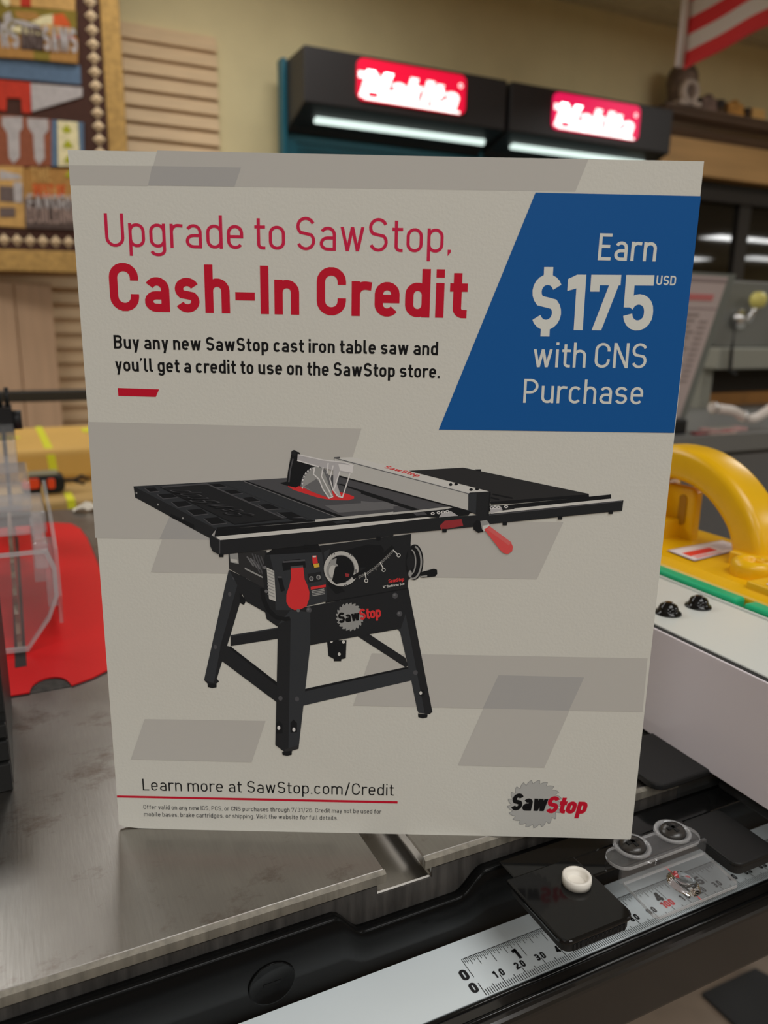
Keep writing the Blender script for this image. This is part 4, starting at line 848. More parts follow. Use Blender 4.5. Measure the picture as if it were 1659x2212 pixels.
obj('warning_label', lb, [mat('label_white', (196, 188, 188), 0.4), mat('label_red', (190, 44, 34), 0.4), mat('label_grey', (120, 112, 120), 0.5)], PB_, recalc=False)
w = MB(); w.face([(0.3760, 0.262, 0.0689), (0.43, 0.262, 0.0689), (0.43, 0.278, 0.0689), (0.3760, 0.278, 0.0689)], 0)
for k in range(4): w.face([(0.380, 0.264 + 0.0035 * k, 0.06895), (0.42, 0.264 + 0.0035 * k, 0.06895), (0.42, 0.2655 + 0.0035 * k, 0.06895), (0.380, 0.2655 + 0.0035 * k, 0.06895)], 1)
obj('small_label', w, [bpy.data.materials['label_white'], bpy.data.materials['label_red']], PB_, recalc=False)

# ------------------------------------------------------------------ black ribbed block at the left frame edge
BK = thing('ribbed_block', 'black ribbed plastic block with a white sticker, on the iron table at left', 'block', (-0.055, 0.395, 0.0))
b = MB(); b.prism([(-0.100, 0), (-0.0150, 0), (-0.0152, 0.0655), (-0.100, 0.0655)], 'y', 0.3535, 0.44); obj('body', b, BLACK_PLASTIC, BK, bevel=0.0015)
b = MB()
for z0, z1, d in ((0.0, 0.0135, 0.0030), (0.0150, 0.0245, 0.0022), (0.0268, 0.0330, 0.0030), (0.0385, 0.0645, 0.0016)): b.box(-0.0995, -0.0153, 0.3535 - d, 0.3545, z0, z1)
obj('ribs', b, BLACK_PLASTIC, BK, bevel=0.0006)
b = MB(); b.box(-0.045, -0.0185, 0.3517, 0.3520, 0.0595, 0.0635); obj('sticker', b, mat('sticker_white', (190, 190, 182), 0.5), BK, label='white sticker')

# ------------------------------------------------------------------ the shop room
WALLM = mat('beige_wall_paint', (172, 160, 124), 0.8, var=0.04, scale=6)
def struct(name, mb, m, parent=None, bevel=0): return obj(name, mb, m, parent, bevel=bevel, kind=None if parent else 'structure')
RX0, RX1, RY0, RY1, CZ = -6.0, 19.0, -10.0, 3.75, 1.865
w = MB(); w.box(RX0, RX1, RY1, RY1 + 0.12, -0.87, CZ); struct('wall_back', w, WALLM)
w = MB(); w.box(RX0, RX1, RY0 - 0.12, RY0, -0.87, CZ); struct('wall_front', w, WALLM)
w = MB(); w.box(RX0 - 0.12, RX0, RY0, RY1, -0.87, CZ); struct('wall_left', w, WALLM)
w = MB(); w.box(RX1, RX1 + 0.12, RY0, RY1, -0.87, CZ); struct('wall_right', w, WALLM)
w = MB(); w.box(RX0, RX1, RY0, RY1, CZ, CZ + 0.1); struct('ceiling', w, mat('ceiling_tile', (158, 150, 126), 0.9, var=0.08, scale=14))
g_ = MB()
for k in range(-4, 12): g_.box(0.61 * k * 2 + 0.02, 0.61 * k * 2 + 0.045, RY0, RY1, CZ - 0.006, CZ)
for k in range(-8, 4): g_.box(RX0, RX1, 0.61 * 2 * k + 0.0, 0.61 * 2 * k + 0.025, CZ - 0.006, CZ)
struct('trim_1', g_, mat('ceiling_grid', (150, 142, 120), 0.6))
w = MB(); w.box(RX0, RX1, RY0, RY1, -0.97, -0.87); struct('floor', w, mat('floor_vinyl', (92, 80, 68), 0.6, var=0.2, scale=9))
mt = MB(); q = [(0.9433, 0.7082, -0.87), (1.0688, 0.7062, -0.87), (1.0825, 0.6715, -0.87), (0.9463, 0.5814, -0.87)]
mt.prism([(x, y) for x, y, z in q], 'z', -0.87, -0.862); tag(obj('floor_mat', mt, BLACK_RUBBER, bevel=0.002), 'black rubber mat on the floor below the front rail', 'mat')

# slatwall panel on the back wall
sl = MB()
p = 0.0635
for k in range(36):
    z1 = 1.402 - k * p; z0 = z1 - p
    if z0 < -0.87: break
    sl.prism([(3.745, z0), (3.708, z0 + 0.002), (3.708, z0 + 0.006), (3.726, z1 - 0.006), (3.728, z1), (3.745, z1)], 'x', -1.2, 0.948)
tag(obj('slatwall_panel', sl, mat('pale_wood_slats', (166, 143, 112), 0.6, var=0.08, scale=8, stretch=(1, 1, 8))), 'pale wooden slatwall panel on the beige wall, partly behind the quilt', 'wall panel')
# two plywood boards standing in front of the slatwall
for i, (x0, x1, lab) in enumerate(((-0.30, 0.046, 'upright light wood board under the quilt, left of its twin at the frame edge'), (0.050, 0.186, 'upright light wood board under the quilt, beside the lower slats'))):
    b = MB(); b.box(x0, x1, 3.52, 3.55, -0.87, 0.336)
    tag(obj('wood_board', b, mat('board_wood', (148, 122, 98), 0.55, var=0.10, scale=7, stretch=(5, 5, 0.3)), bevel=0.003), lab, 'board', 'wood boards below the quilt')

# quilted wall hanging
QU = thing('quilt', 'patchwork quilt with tool pictures, gold border and a row of cream diamonds', 'quilt', (0.47400801, 3.30, 0.0), -0.24784)
QM = {}
def qm(name, r, g, b, var=0.12):
    if name not in QM: QM[name] = mat('quilt_' + name, (r, g, b), 0.9, var=var, scale=55, bump=0.4, bscale=160)
    return QM[name]
GOLD = qm('gold', 136, 107, 60, 0.22); BRN = qm('brown', 50, 28, 20); CREAM = qm('cream', 160, 140, 112); BLU = qm('blue', 66, 82, 100); QRED = qm('red', 142, 38, 22); QGR = qm('silver', 134, 128, 126); RUST = qm('rust', 106, 58, 38)
TAN = qm('tan', 152, 118, 68); OLV = qm('olive', 98, 84, 28); LIME = qm('lime', 124, 124, 22); ORG = qm('orange', 160, 66, 28); PINK = qm('mauve', 118, 100, 92); OCH = qm('ochre', 128, 92, 46); IVO = qm('ivory', 176, 166, 130); DKG = qm('dark_grey', 62, 48, 44); GRM = qm('plum_grey', 78, 66, 62)
ql0 = [(-0.056, 1.327), (0.0136, 1.3331), (0.0054, 0.8329), (-0.1155, 1.3218), (-0.1323, 0.8252), (-0.3111, 0.4535), (-0.318, 0.3714), (-0.3048, 0.5295), (-0.3086, 0.484)]
GZ = [(-0.3447, 0.4507)][0][1]; DX0 = [(-0.0888, 1.0888)][0][0]; DZ0 = [(-0.3335, 0.4848)][0][1]
xR, xG, xB = 0.008, -0.093, -0.098
zB = 0.372
b = MB(); b.box(-1.15, 0.011, 0.0, 0.012, zB, 1.62); obj('backing', b, BRN, QU, local=True, bevel=0.003)
b = MB(); b.box(-0.056, 0.011, -0.006, 0.0, zB, 1.62); obj('side_border', b, GOLD, QU, local=True, bevel=0.003)
b = MB(); b.box(-1.15, -0.056, -0.006, 0.0, zB, GZ); obj('bottom_border', b, GOLD, QU, local=True, bevel=0.003)
dm = MB()
def puff(cx, cz, rx, rz):
    dm.add([(cx - rx, -0.001, cz), (cx, -0.001, cz - rz), (cx + rx, -0.001, cz), (cx, -0.001, cz + rz), (cx, -0.014, cz)], [[0, 1, 4], [1, 2, 4], [2, 3, 4], [3, 0, 4]])
for k in range(24): puff(DX0, DZ0 + 0.002 + 0.0462 * k, 0.0235, 0.0215)
for k in range(1, 22): puff(DX0 - 0.0462 * k, DZ0, 0.0215, 0.0235)
obj('diamond_row', dm, CREAM, QU, local=True, recalc=True)
class Patch:
    def __init__(s): s.mb = MB(); s.m = []; s.d = 0.002
    def put(s, poly, m, th=0.004):
        if m not in s.m: s.m.append(m)
        s.mb.prism(poly, 'y', 0.0, -(s.d + th), s.m.index(m)); s.d += 0.0006
    def text(s, t, a, b_, cap, w, m):
        if m not in s.m: s.m.append(m)
        s.d += 0.004
        for p in text_fit(t, w, a, b_, cap, 0.10): s.mb.face([(u, -s.d - 0.001, v) for u, v in p], s.m.index(m))
    def build(s, name): return obj(name, s.mb, s.m, QU, local=True, recalc=False)
p = Patch()
p.put([(-0.4769, 1.3061), (-0.3236, 1.3196), (-0.3271, 1.2808), (-0.4793, 1.2823)], TAN); p.put([(-0.3236, 1.3196), (-0.2884, 1.3227), (-0.2919, 1.283), (-0.327, 1.2827)], QRED); p.put([(-0.2884, 1.3227), (-0.1386, 1.3359), (-0.1427, 1.2818), (-0.2919, 1.283)], TAN); p.put([(-0.4492, 1.3085), (-0.3769, 1.3149), (-0.3603, 1.2846), (-0.3812, 1.2696), (-0.453, 1.2714)], OLV); p.put([(-0.3881, 1.3139), (-0.3629, 1.3161), (-0.3617, 1.2845), (-0.3723, 1.2756), (-0.3878, 1.2875)], IVO)
p.build('top_patches')
p = Patch()
p.put([(-0.4802, 1.2743), (-0.1383, 1.2822), (-0.1452, 1.1918), (-0.4895, 1.1834)], OLV)
p.put([(-0.3454, 1.2646), (-0.2805, 1.2674), (-0.2539, 1.2482), (-0.317, 1.2376), (-0.3469, 1.2485)], OCH); p.put([(-0.3858, 1.2506), (-0.3623, 1.2632), (-0.3589, 1.2395), (-0.372, 1.2197), (-0.3868, 1.2104)], QGR); p.put([(-0.484, 1.237), (-0.3953, 1.2391), (-0.3938, 1.1964), (-0.489, 1.1887)], DKG)
p.put([(-0.3619, 1.2379), (-0.3171, 1.2362), (-0.2619, 1.2206), (-0.2655, 1.2122), (-0.3107, 1.2139), (-0.3598, 1.23)], QGR); p.put([(-0.2949, 1.2327), (-0.2532, 1.2563), (-0.2185, 1.2633), (-0.2211, 1.232), (-0.2672, 1.2255)], IVO); p.put([(-0.2185, 1.2633), (-0.1838, 1.2689), (-0.1656, 1.2447), (-0.1611, 1.2288), (-0.2213, 1.2293)], ORG); p.put([(-0.3654, 1.2), (-0.356, 1.2102), (-0.3302, 1.2164), (-0.2917, 1.2046), (-0.247, 1.1947), (-0.321, 1.1928)], IVO)
p.put([(-0.2619, 1.2206), (-0.244, 1.2301), (-0.1499, 1.2242), (-0.1483, 1.208), (-0.23, 1.1933), (-0.2578, 1.2019)], TAN); p.put([(-0.2269, 1.1963), (-0.1489, 1.1997), (-0.1468, 1.189), (-0.2249, 1.1855)], ORG)
p.build('tool_patches')
p = Patch()
p.put([(-0.4892, 1.186), (-0.3341, 1.1891), (-0.3392, 1.1412), (-0.494, 1.1401)], OCH); p.put([(-0.3341, 1.1891), (-0.2559, 1.1912), (-0.2598, 1.1445), (-0.3392, 1.1412)], DKG); p.put([(-0.2559, 1.1912), (-0.1407, 1.1936), (-0.1418, 1.1398), (-0.26, 1.1418)], OCH)
p.text('RS', [(-0.4017, 1.1424), (-0.341, 1.1438)][0], [(-0.4017, 1.1424), (-0.341, 1.1438)][1], 0.078, 0.22, QGR); p.text('AND', [(-0.3337, 1.1465), (-0.2639, 1.147)][0], [(-0.3337, 1.1465), (-0.2639, 1.147)][1], 0.072, 0.16, GRM); p.text('SAWS', [(-0.2572, 1.1415), (-0.1417, 1.1412)][0], [(-0.2572, 1.1415), (-0.1417, 1.1412)][1], 0.082, 0.21, QGR)
p.put([(-0.4941, 1.1387), (-0.2919, 1.1366), (-0.2942, 1.1104), (-0.4973, 1.1074)], OCH); p.put([(-0.2919, 1.1366), (-0.2377, 1.1339), (-0.2398, 1.1089), (-0.2943, 1.109)], OLV); p.put([(-0.2377, 1.1339), (-0.1435, 1.1369), (-0.1457, 1.1076), (-0.2399, 1.1081)], ORG if False else OCH)
p.build('lettered_strip')
p = Patch()
p.put([(-0.4968, 1.1129), (-0.1386, 1.1053), (-0.1403, 1.0417), (-0.5037, 1.0458)], BLU); p.build('blue_band')
p = Patch()
p.put([(-0.5044, 1.0389), (-0.315, 1.0357), (-0.3228, 0.9314), (-0.3544, 0.9323), (-0.353, 0.9801), (-0.4016, 0.9796), (-0.4088, 0.9344), (-0.515, 0.936)], QRED); p.put([(-0.3153, 1.0329), (-0.1367, 1.0312), (-0.139, 1.0), (-0.3149, 0.939), (-0.3191, 0.9401)], QGR)
p.build('saw_patch')
p = Patch()
p.put([(-0.5162, 0.9248), (-0.2528, 0.916), (-0.2662, 0.7535), (-0.5353, 0.7396)], RUST)
p.put([(-0.4236, 0.9138), (-0.3543, 0.9181), (-0.3562, 0.8812), (-0.3694, 0.8633), (-0.3755, 0.7797), (-0.3996, 0.7553), (-0.4135, 0.7777), (-0.4102, 0.858), (-0.4263, 0.8854)], QGR); p.put([(-0.3372, 0.915), (-0.2645, 0.9152), (-0.2662, 0.878), (-0.2838, 0.8598), (-0.2877, 0.7787), (-0.3103, 0.7556), (-0.3232, 0.7768), (-0.3217, 0.8604), (-0.337, 0.8852)], QGR)
p.put([(-0.2529, 0.9145), (-0.141, 0.9129), (-0.1492, 0.7596), (-0.2662, 0.7535)], BLU); p.put([(-0.2325, 0.9129), (-0.1604, 0.9117), (-0.1643, 0.7588), (-0.2423, 0.7548)], IVO)
for k in range(4): p.put([(q[0], q[1] - 0.052 * k) for q in [(-0.2206, 0.8779), (-0.201, 0.902), (-0.1822, 0.8773), (-0.2035, 0.8702)]], LIME)
p.build('wrench_patches')
p = Patch()
p.put([(-0.5017, 0.75), (-0.3669, 0.7462), (-0.378, 0.5303), (-0.5232, 0.5359)], TAN); p.put([(-0.4498, 0.7311), (-0.3803, 0.7183), (-0.3763, 0.7022), (-0.4529, 0.6984)], QGR); p.put([(-0.455, 0.6765), (-0.3733, 0.6749), (-0.3783, 0.6196), (-0.4603, 0.6215)], GRM); p.put([(-0.4045, 0.6926), (-0.3746, 0.6913), (-0.381, 0.6194), (-0.4084, 0.621)], QGR); p.put([(-0.4625, 0.5993), (-0.4074, 0.6017), (-0.4105, 0.5682), (-0.4657, 0.566)], GRM)
p.put([(-0.3646, 0.7409), (-0.1056, 0.7487), (-0.1134, 0.6368), (-0.3717, 0.6309)], OCH); p.put([(-0.3374, 0.6766), (-0.2176, 0.6795), (-0.2207, 0.6404), (-0.3408, 0.6378)], TAN); p.put([(-0.3712, 0.6365), (-0.0962, 0.6375), (-0.1034, 0.5322), (-0.3752, 0.5304)], GRM)
def qtxt(s, ab, cap, w, m): p.text(s, ab[0], ab[1], cap, w, m)
qtxt('THE', [(-0.3412, 0.6957), (-0.272, 0.6974)], 0.05, 0.18, TAN); qtxt('BEST OF', [(-0.3348, 0.6425), (-0.2204, 0.6443)], 0.045, 0.2, ORG); qtxt('FAVORITE', [(-0.3583, 0.5954), (-0.1501, 0.6002)], 0.055, 0.16, QGR); qtxt('BUILDINGS', [(-0.3625, 0.5477), (-0.148, 0.5504)], 0.055, 0.16, PINK)
p.build('lettered_block')
b = MB(); b.tube([(-1.2, 0.02, 1.62), (0.05, 0.02, 1.62)], 0.012, 10)
for x in (-1.0, 0.0): b.box(x - 0.01, x + 0.01, 0.0, 0.02, 1.62, CZ)
obj('hanging_rod', b, mat('rod_brass', (120, 96, 50), 0.4, 0.7), QU, local=True)

# black rail of a rack, boxes, tool
RK = thing('rack_rail', 'black horizontal rail between the wood boards and the yellow carton', 'rail', (0.1, 2.0, -0.87))
b = MB(); b.box(-0.6, 0.72, 1.99, 2.016, 0.0115, 0.0375); obj('bar', b, BLACK_STEEL, RK, bevel=0.003)
for x in (-0.58, 0.68): b = MB(); b.box(x, x + 0.03, 1.99, 2.016, -0.87, 0.0115); obj('post', b, BLACK_STEEL, RK, bevel=0.002)
KRAFT = mat('kraft_card', (160, 126, 62), 0.55, var=0.06, scale=7); KRAFTD = mat('brown_kraft_card', (134, 108, 62), 0.6, var=0.06, scale=7)
NEON = mat('neon_strap', (186, 186, 40), 0.4)
ca = thing('carton', 'long yellow kraft carton with neon straps, upper of the two cartons', 'box', (0.15, 1.66, -0.085), group=None)
b = MB(); b.box(-0.55, 0.62, 1.50, 1.82, -0.0845, -0.025); obj('box_body', b, KRAFT, ca, bevel=0.012, seg=4)
b = MB(); x0, x1 = 0.046, 0.060
b.add([(x0 - 0.006, 1.82, -0.0243), (x1 - 0.006, 1.82, -0.0243), (x0, 1.512, -0.0243), (x1, 1.512, -0.0243), (x0 + 0.002, 1.4994, -0.036), (x1 + 0.002, 1.4994, -0.036), (x0 + 0.006, 1.4994, -0.083), (x1 + 0.006, 1.4994, -0.083)], [[0, 1, 3, 2], [2, 3, 5, 4], [4, 5, 7, 6]])
b.add([(-0.5, 1.66, -0.0243), (0.008, 1.655, -0.0243), (0.008, 1.675, -0.0243), (-0.5, 1.69, -0.0243)], [[0, 1, 2, 3]]); b.add([(0.128, 1.70, -0.0243), (0.175, 1.70, -0.0243), (0.175, 1.79, -0.0243), (0.128, 1.76, -0.0243)], [[0, 1, 2, 3]])
obj('strap', b, NEON, ca)
cb = thing('carton', 'brown kraft carton on the floor, under the long yellow carton', 'box', (0.15, 1.60, -0.87))
b = MB(); b.box(-0.55, 0.62, 1.335, 1.85, -0.87, -0.0855); obj('box_body', b, KRAFTD, cb, bevel=0.008, seg=3)
b = MB(); b.add([(0.066, 1.40, -0.0848), (0.078, 1.40, -0.0848), (0.067, 1.3345, -0.0850), (0.080, 1.3345, -0.0850), (0.069, 1.3343, -0.13), (0.081, 1.3343, -0.13)], [[0, 1, 3, 2], [2, 3, 5, 4]]); obj('strap', b, NEON, cb)
tl = thing('pocket_tool', 'orange and black hand tool lying in front of the yellow carton', 'tool', (0.036, 1.42, -0.0845))
b = MB(); b.prism(rrect(0.002, 0.070, -0.0845, -0.053, 0.012), 'y', 1.395, 1.435); obj('body', b, BLACK_PLASTIC, tl, bevel=0.004)
b = MB(); b.prism(rrect(0.003, 0.030, -0.074, -0.056, 0.005), 'y', 1.3925, 1.3955); b.prism(rrect(0.042, 0.054, -0.076, -0.058, 0.004), 'y', 1.3925, 1.3955); obj('side_grip', b, mat('tool_orange', (206, 66, 28), 0.4), tl, bevel=0.001)
b = MB(); b.box(0.012, 0.060, 1.396, 1.434, -0.0532, -0.0505); obj('top_plate', b, mat('tool_grey', (96, 92, 74), 0.5), tl, bevel=0.001)
b = MB(); b.tube([(0.069, 1.41, -0.066), (0.085, 1.41, -0.067), (0.098, 1.41, -0.060), (0.110, 1.41, -0.066), (0.100, 1.41, -0.074), (0.086, 1.41, -0.068)], 0.0028, 8); obj('wrist_strap', b, BLACK_PLASTIC, tl)
pp = MB(); random.seed(3); n = 9
vs = []
for i in range(n):
    for j in range(5): vs.append((0.050 + 0.030 * i / (n - 1), 0.880 + 0.016 * j / 4 + random.uniform(-0.001, 0.001), 0.001 + (0.007 * math.sin(math.pi * i / (n - 1)) * (0.5 + 0.5 * math.sin(j + i * 1.1))) + random.uniform(0, 0.002)))
fs = [[i * 5 + j, i * 5 + j + 1, (i + 1) * 5 + j + 1, (i + 1) * 5 + j] for i in range(n - 1) for j in range(4)]
pp.add(vs, fs); po = obj('crumpled_paper', pp, mat('crumpled_white', (190, 184, 172), 0.6)); tag(po, 'small crumpled white paper lying at the back edge of the saw table', 'paper')
so = po.modifiers.new('thick', 'SOLIDIFY'); so.thickness = 0.0006; so.offset = 0

# ------------------------------------------------------------------ lit tool display bays
SLOTD = mat('slot_dark', (4, 34, 42), 0.6); TEAL = mat('teal_steel', (8, 70, 84), 0.4); FASC = mat('black_fascia', (36, 34, 34), 0.45, spec=0.3)
LITRED = bpy.data.materials.new('lit_red_acrylic'); LITRED.use_nodes = True
bb = LITRED.node_tree.nodes['Principled BSDF']; bb.inputs['Base Color'].default_value = (0.7, 0.0, 0.03, 1); bb.inputs['Emission Color'].default_value = (1.0, 0.004, 0.05, 1); bb.inputs['Emission Strength'].default_value = 0.72
LITPINK = bpy.data.materials.new('lit_crimson_acrylic'); LITPINK.use_nodes = True
bb = LITPINK.node_tree.nodes['Principled BSDF']; bb.inputs['Base Color'].default_value = (0.7, 0.0, 0.05, 1); bb.inputs['Emission Color'].default_value = (1.0, 0.012, 0.12, 1); bb.inputs['Emission Strength'].default_value = 0.78
def emis(name, c, s):
    m = bpy.data.materials.new(name); m.use_nodes = True; b_ = m.node_tree.nodes['Principled BSDF']; b_.inputs['Base Color'].default_value = (0.8, 0.8, 0.8, 1); b_.inputs['Emission Color'].default_value = c + (1,); b_.inputs['Emission Strength'].default_value = s; return m
LITWHITE = emis('lit_white_letter', (1.0, 0.97, 0.93), 1.9); TUBEW = emis('lit_tube', (0.80, 1.0, 0.93), 1.15)
def bay(x0, x1, sx0, sx1, lab, red, tx0, tx1):
    r = thing('display_bay', lab, 'display stand', ((x0 + x1) / 2, 3.6, -0.87), group='lit tool display bays')
    f = MB(); f.prism([(3.35, 1.098), (3.35, 1.313), (3.585, 1.313), (3.585, 1.02), (3.545, 1.045)], 'x', x0, x1); hd = obj('light_box', f, FASC, r, bevel=0.006)
    f = MB(); f.box(x0, x1, 3.60, 3.63, -0.87, 1.318)
    for i in range(40):
        for j in range(2): f.box(x0 + 0.06 + i * 0.024, x0 + 0.07 + i * 0.024, 3.596, 3.6005, 0.985 - j * 0.03, 0.991 - j * 0.03, 1)
    obj('back_panel', f, [TEAL, SLOTD], r)
    f = MB(); f.box(x0 - 0.022, x0 + 0.0, 3.575, 3.64, -0.87, 1.322); obj('upright', f, TEAL, r, bevel=0.003)
    f = MB(); f.box(x0, x1, 3.30, 3.60, -0.87, -0.75); obj('base', f, FASC, r)
    s_ = MB(); z0, z1 = 1.134, 1.297
    s_.prism(rrect(sx0, sx1, z0, z1, 0.03), 'y', 3.338, 3.352); sg = obj('lit_sign', s_, red, r, label='red backlit sign')
    L = MB()
    polys = text_fit('Makita', 0.255, (sx0 + 0.006, z0 + 0.012), (sx1 - 0.055, z0 + 0.008), 0.108, 0.0, 0.24)
    for p_ in polys: L.face([(a_, 3.3365, b_) for a_, b_ in p_])
    for q_ in ribbon([(sx0 + 0.004, z0 + 0.098), (sx0 + 0.10, z0 + 0.098)], 0.026): L.face([(a_, 3.3366, b_) for a_, b_ in q_])
    for q_ in ribbon([(sx0 + 0.03, z0 + 0.010), (sx1 - 0.03, z0 + 0.006)], 0.011): L.face([(a_, 3.3366, b_) for a_, b_ in q_])
    for q_ in ribbon(AR(sx1 - 0.03, z0 + 0.118, 0.008, 0.008, 0, 345, 12), 0.004, True): L.face([(a_, 3.3364, b_) for a_, b_ in q_])
    obj('sign_lettering', L, LITWHITE, sg, recalc=False)
    t_ = MB(); t_.tube([(tx0, 3.462, 1.062), (tx1, 3.462, 1.062)], 0.0165, 12, up=(0, 0, 1)); obj('lamp_tube', t_, TUBEW, r, label='white lamp tube')
    t_ = MB(); t_.box(tx0 + 0.02, tx1 - 0.02, 3.455, 3.490, 1.066, 1.092); obj('lamp_holder', t_, FASC, r)
bay(1.220, 2.228, 1.457, 1.998, 'black and teal display bay with lit red sign, left of two, directly above the sign', LITRED, 1.310, 2.180)
bay(2.254, 3.278, 2.494, 3.042, 'black and teal display bay with lit pinkish sign, the one beside the wooden cornice', LITPINK, 2.345, 3.20)

# ------------------------------------------------------------------ wooden cornice and window at the right
CW = mat('cornice_brown', (74, 58, 46), 0.5, var=0.15, scale=10, stretch=(0.3, 4, 4)); CW2 = mat('cornice_dark_wood', (60, 42, 20), 0.5, var=0.2, scale=9, stretch=(0.3, 4, 4)); CW3 = mat('cornice_tan_wood', (148, 116, 74), 0.5, var=0.14, scale=5, stretch=(0.3, 3, 3))
co = thing('wooden_cornice', 'wooden cornice shelf above the dark window, right of the display bays', 'cornice', (4.2, 3.66, 1.07))
b = MB(); b.prism([(3.745, 1.405), (3.53, 1.405), (3.53, 1.388), (3.545, 1.380), (3.545, 1.366), (3.57, 1.352), (3.60, 1.34), (3.745, 1.34)], 'x', 3.40, 6.0); obj('shelf_top', b, CW, co, bevel=0.002)
b = MB(); b.box(3.46, 6.0, 3.60, 3.745, 1.275, 1.34); obj('frieze', b, CW2, co)
b = MB(); b.prism([(3.745, 1.30), (3.575, 1.30), (3.57, 1.29), (3.585, 1.275), (3.60, 1.262), (3.745, 1.262)], 'x', 3.45, 6.0); obj('moulding', b, CW, co)
b = MB(); b.box(3.46, 6.0, 3.60, 3.745, 1.073, 1.265); obj('panel_board', b, CW3, co, bevel=0.003)
win = MB(); win.box(3.55, 6.0, 3.715, 3.748, 0.30, 1.073); WF = struct('window_1', win, mat('window_frame_black', (16, 15, 14), 0.4))
GLASS = mat('night_glass', (40, 38, 34), 0.03, spec=0.6, k=2.0)
for i, (x0, x1) in enumerate(((3.60, 4.235), (4.352, 4.98), (5.10, 5.75))):
    b = MB(); b.box(x0, x1, 3.711, 3.7145, 0.42, 0.955); obj('window_pane', b, GLASS, WF)
b = MB(); b.box(3.55, 6.0, 3.66, 3.715, 0.955, 1.02); b.box(4.243, 4.345, 3.69, 3.715, 0.35, 0.96); b.box(4.99, 5.09, 3.69, 3.715, 0.35, 0.96); obj('window_mullion', b, mat('mullion_dark', (26, 23, 21), 0.4), WF)

# things on the cornice
fg = thing('carved_figure', 'brown and white carved figure with round hole, on the cornice under the flag', 'figurine', (3.565, 3.60, 1.405))
b = MB(); b.lathe([(0.0, 0.0), (0.085, 0.0), (0.088, 0.03), (0.075, 0.055), (0.078, 0.09), (0.086, 0.13), (0.083, 0.17), (0.066, 0.205), (0.035, 0.225), (0.0, 0.23)], (3.565, 3.60, 1.405), n=28); obj('body', b, mat('figure_brown', (84, 70, 60), 0.6, var=0.45, scale=14), fg)
b = MB(); b.lathe([(0.034, 0.0), (0.038, -0.016), (0.056, -0.018), (0.068, -0.004), (0.068, 0.02)], (3.560, 3.530, 1.478), 'y', 28); b.prism(rrect(3.480, 3.645, 1.405, 1.430, 0.01), 'y', 3.515, 3.60); obj('white_ring', b, mat('figure_white', (150, 138, 128), 0.5, var=0.2, scale=20), fg, bevel=0.004)
b = MB(); b.cyl((3.560, 3.5285, 1.478), 0.034, 0.004, 'y', 24); obj('round_hole', b, mat('hole_brown', (56, 40, 28), 0.6), fg)
for i, (x0, x1, h_, m_, lab) in enumerate(((3.655, 3.676, 0.062, mat('souvenir_black', (44, 36, 32), 0.5), 'small dark box on the cornice beside the carved figure'),
        (3.680, 3.800, 0.070, mat('souvenir_mauve', (96, 78, 70), 0.5, var=0.3, scale=20), 'low mauve ornament on the cornice right of the small dark box'),
        (3.812, 3.866, 0.072, mat('souvenir_dark', (36, 28, 26), 0.5), 'tall dark block between two ornaments on the cornice'),
        (3.888, 4.018, 0.066, mat('souvenir_gold', (150, 108, 52), 0.5, var=0.25, scale=20), 'golden box ornament on the cornice'),
        (4.040, 4.080, 0.055, mat('souvenir_post', (50, 36, 28), 0.5), 'thin dark block on the cornice near the frame edge'),
        (4.086, 4.2, 0.060, mat('souvenir_cream', (176, 140, 84), 0.5), 'cream coloured ornament on the cornice at the frame edge'))):
    o_ = thing('shelf_ornament', lab, 'ornament', ((x0 + x1) / 2, 3.57, 1.405), group='ornaments along the cornice')
    b = MB(); b.box(x0, x1, 3.545, 3.61, 1.405, 1.405 + h_ * 0.38); obj('base', b, [CW2, m_][i % 2], o_, bevel=0.003)
    b = MB(); b.prism(rrect(x0 + 0.004, x1 - 0.004, 1.405 + h_ * 0.38, 1.405 + h_, 0.008), 'y', 3.548, 3.605); obj('body', b, m_, o_, bevel=0.004)
    if i in (1, 3): b = MB(); b.lathe([(0.0, 0.0), (0.028, 0.0), (0.022, 0.018), (0.0, 0.026)], ((x0 + x1) / 2 + 0.01, 3.575, 1.405 + h_), n=16); obj('lid', b, m_, o_)

# flag hanging from the ceiling
FL = thing('flag', 'red and white striped flag on a white pole hanging from the ceiling', 'flag', (2.935, 3.0, CZ))
b = MB(); pa = [(2.9087, 3.0, 1.7795), (2.9445, 3.0, 1.3836)]
b.tube([(pa[1][0], 3.0, CZ), (pa[1][0], 3.0, pa[1][2])], 0.019, 14, up=(1, 0, 0)); obj('pole', b, mat('flag_white_pole', (170, 164, 158), 0.5), FL)
FR = mat('flag_red', (186, 44, 46), 0.75); FW = mat('flag_white', (176, 170, 162), 0.75); FB = mat('flag_dark_patch', (84, 82, 78), 0.8)
fl = MB(); nu, nv = 40, 21
z00 = 1.372; H_ = CZ - z00
dxf, dyf = 0.02, -0.95
fa = [(2.9689, 3.0, 1.3968)][0]
vs = []
for j in range(nv + 1):
    for i in range(nu + 1):
        u = i / nu; v = j / nv
        rip = 0.022 * math.sin(u * 13 + v * 1.5) * min(1, u * 4)
        vs.append((fa[0] + dxf * u * 1.25 + rip, 3.0 + dyf * u * 1.25 + rip * 0.5, z00 + v * H_ * (1 - 0.10 * u) + 0.13 * u + 0.006 * math.sin(u * 9)))
fs = [[j * (nu + 1) + i, j * (nu + 1) + i + 1, (j + 1) * (nu + 1) + i + 1, (j + 1) * (nu + 1) + i] for j in range(nv) for i in range(nu)]
fl.add(vs, fs, 0, True)
for k, f_ in enumerate(fl.f):
    j = k // nu; i = k % nu
    mi = 0 if (j // 3) % 2 == 0 else 1
    fl.m[k] = mi
    if 17 <= i <= 18 and 4 <= j <= 5: fl.m[k] = 2
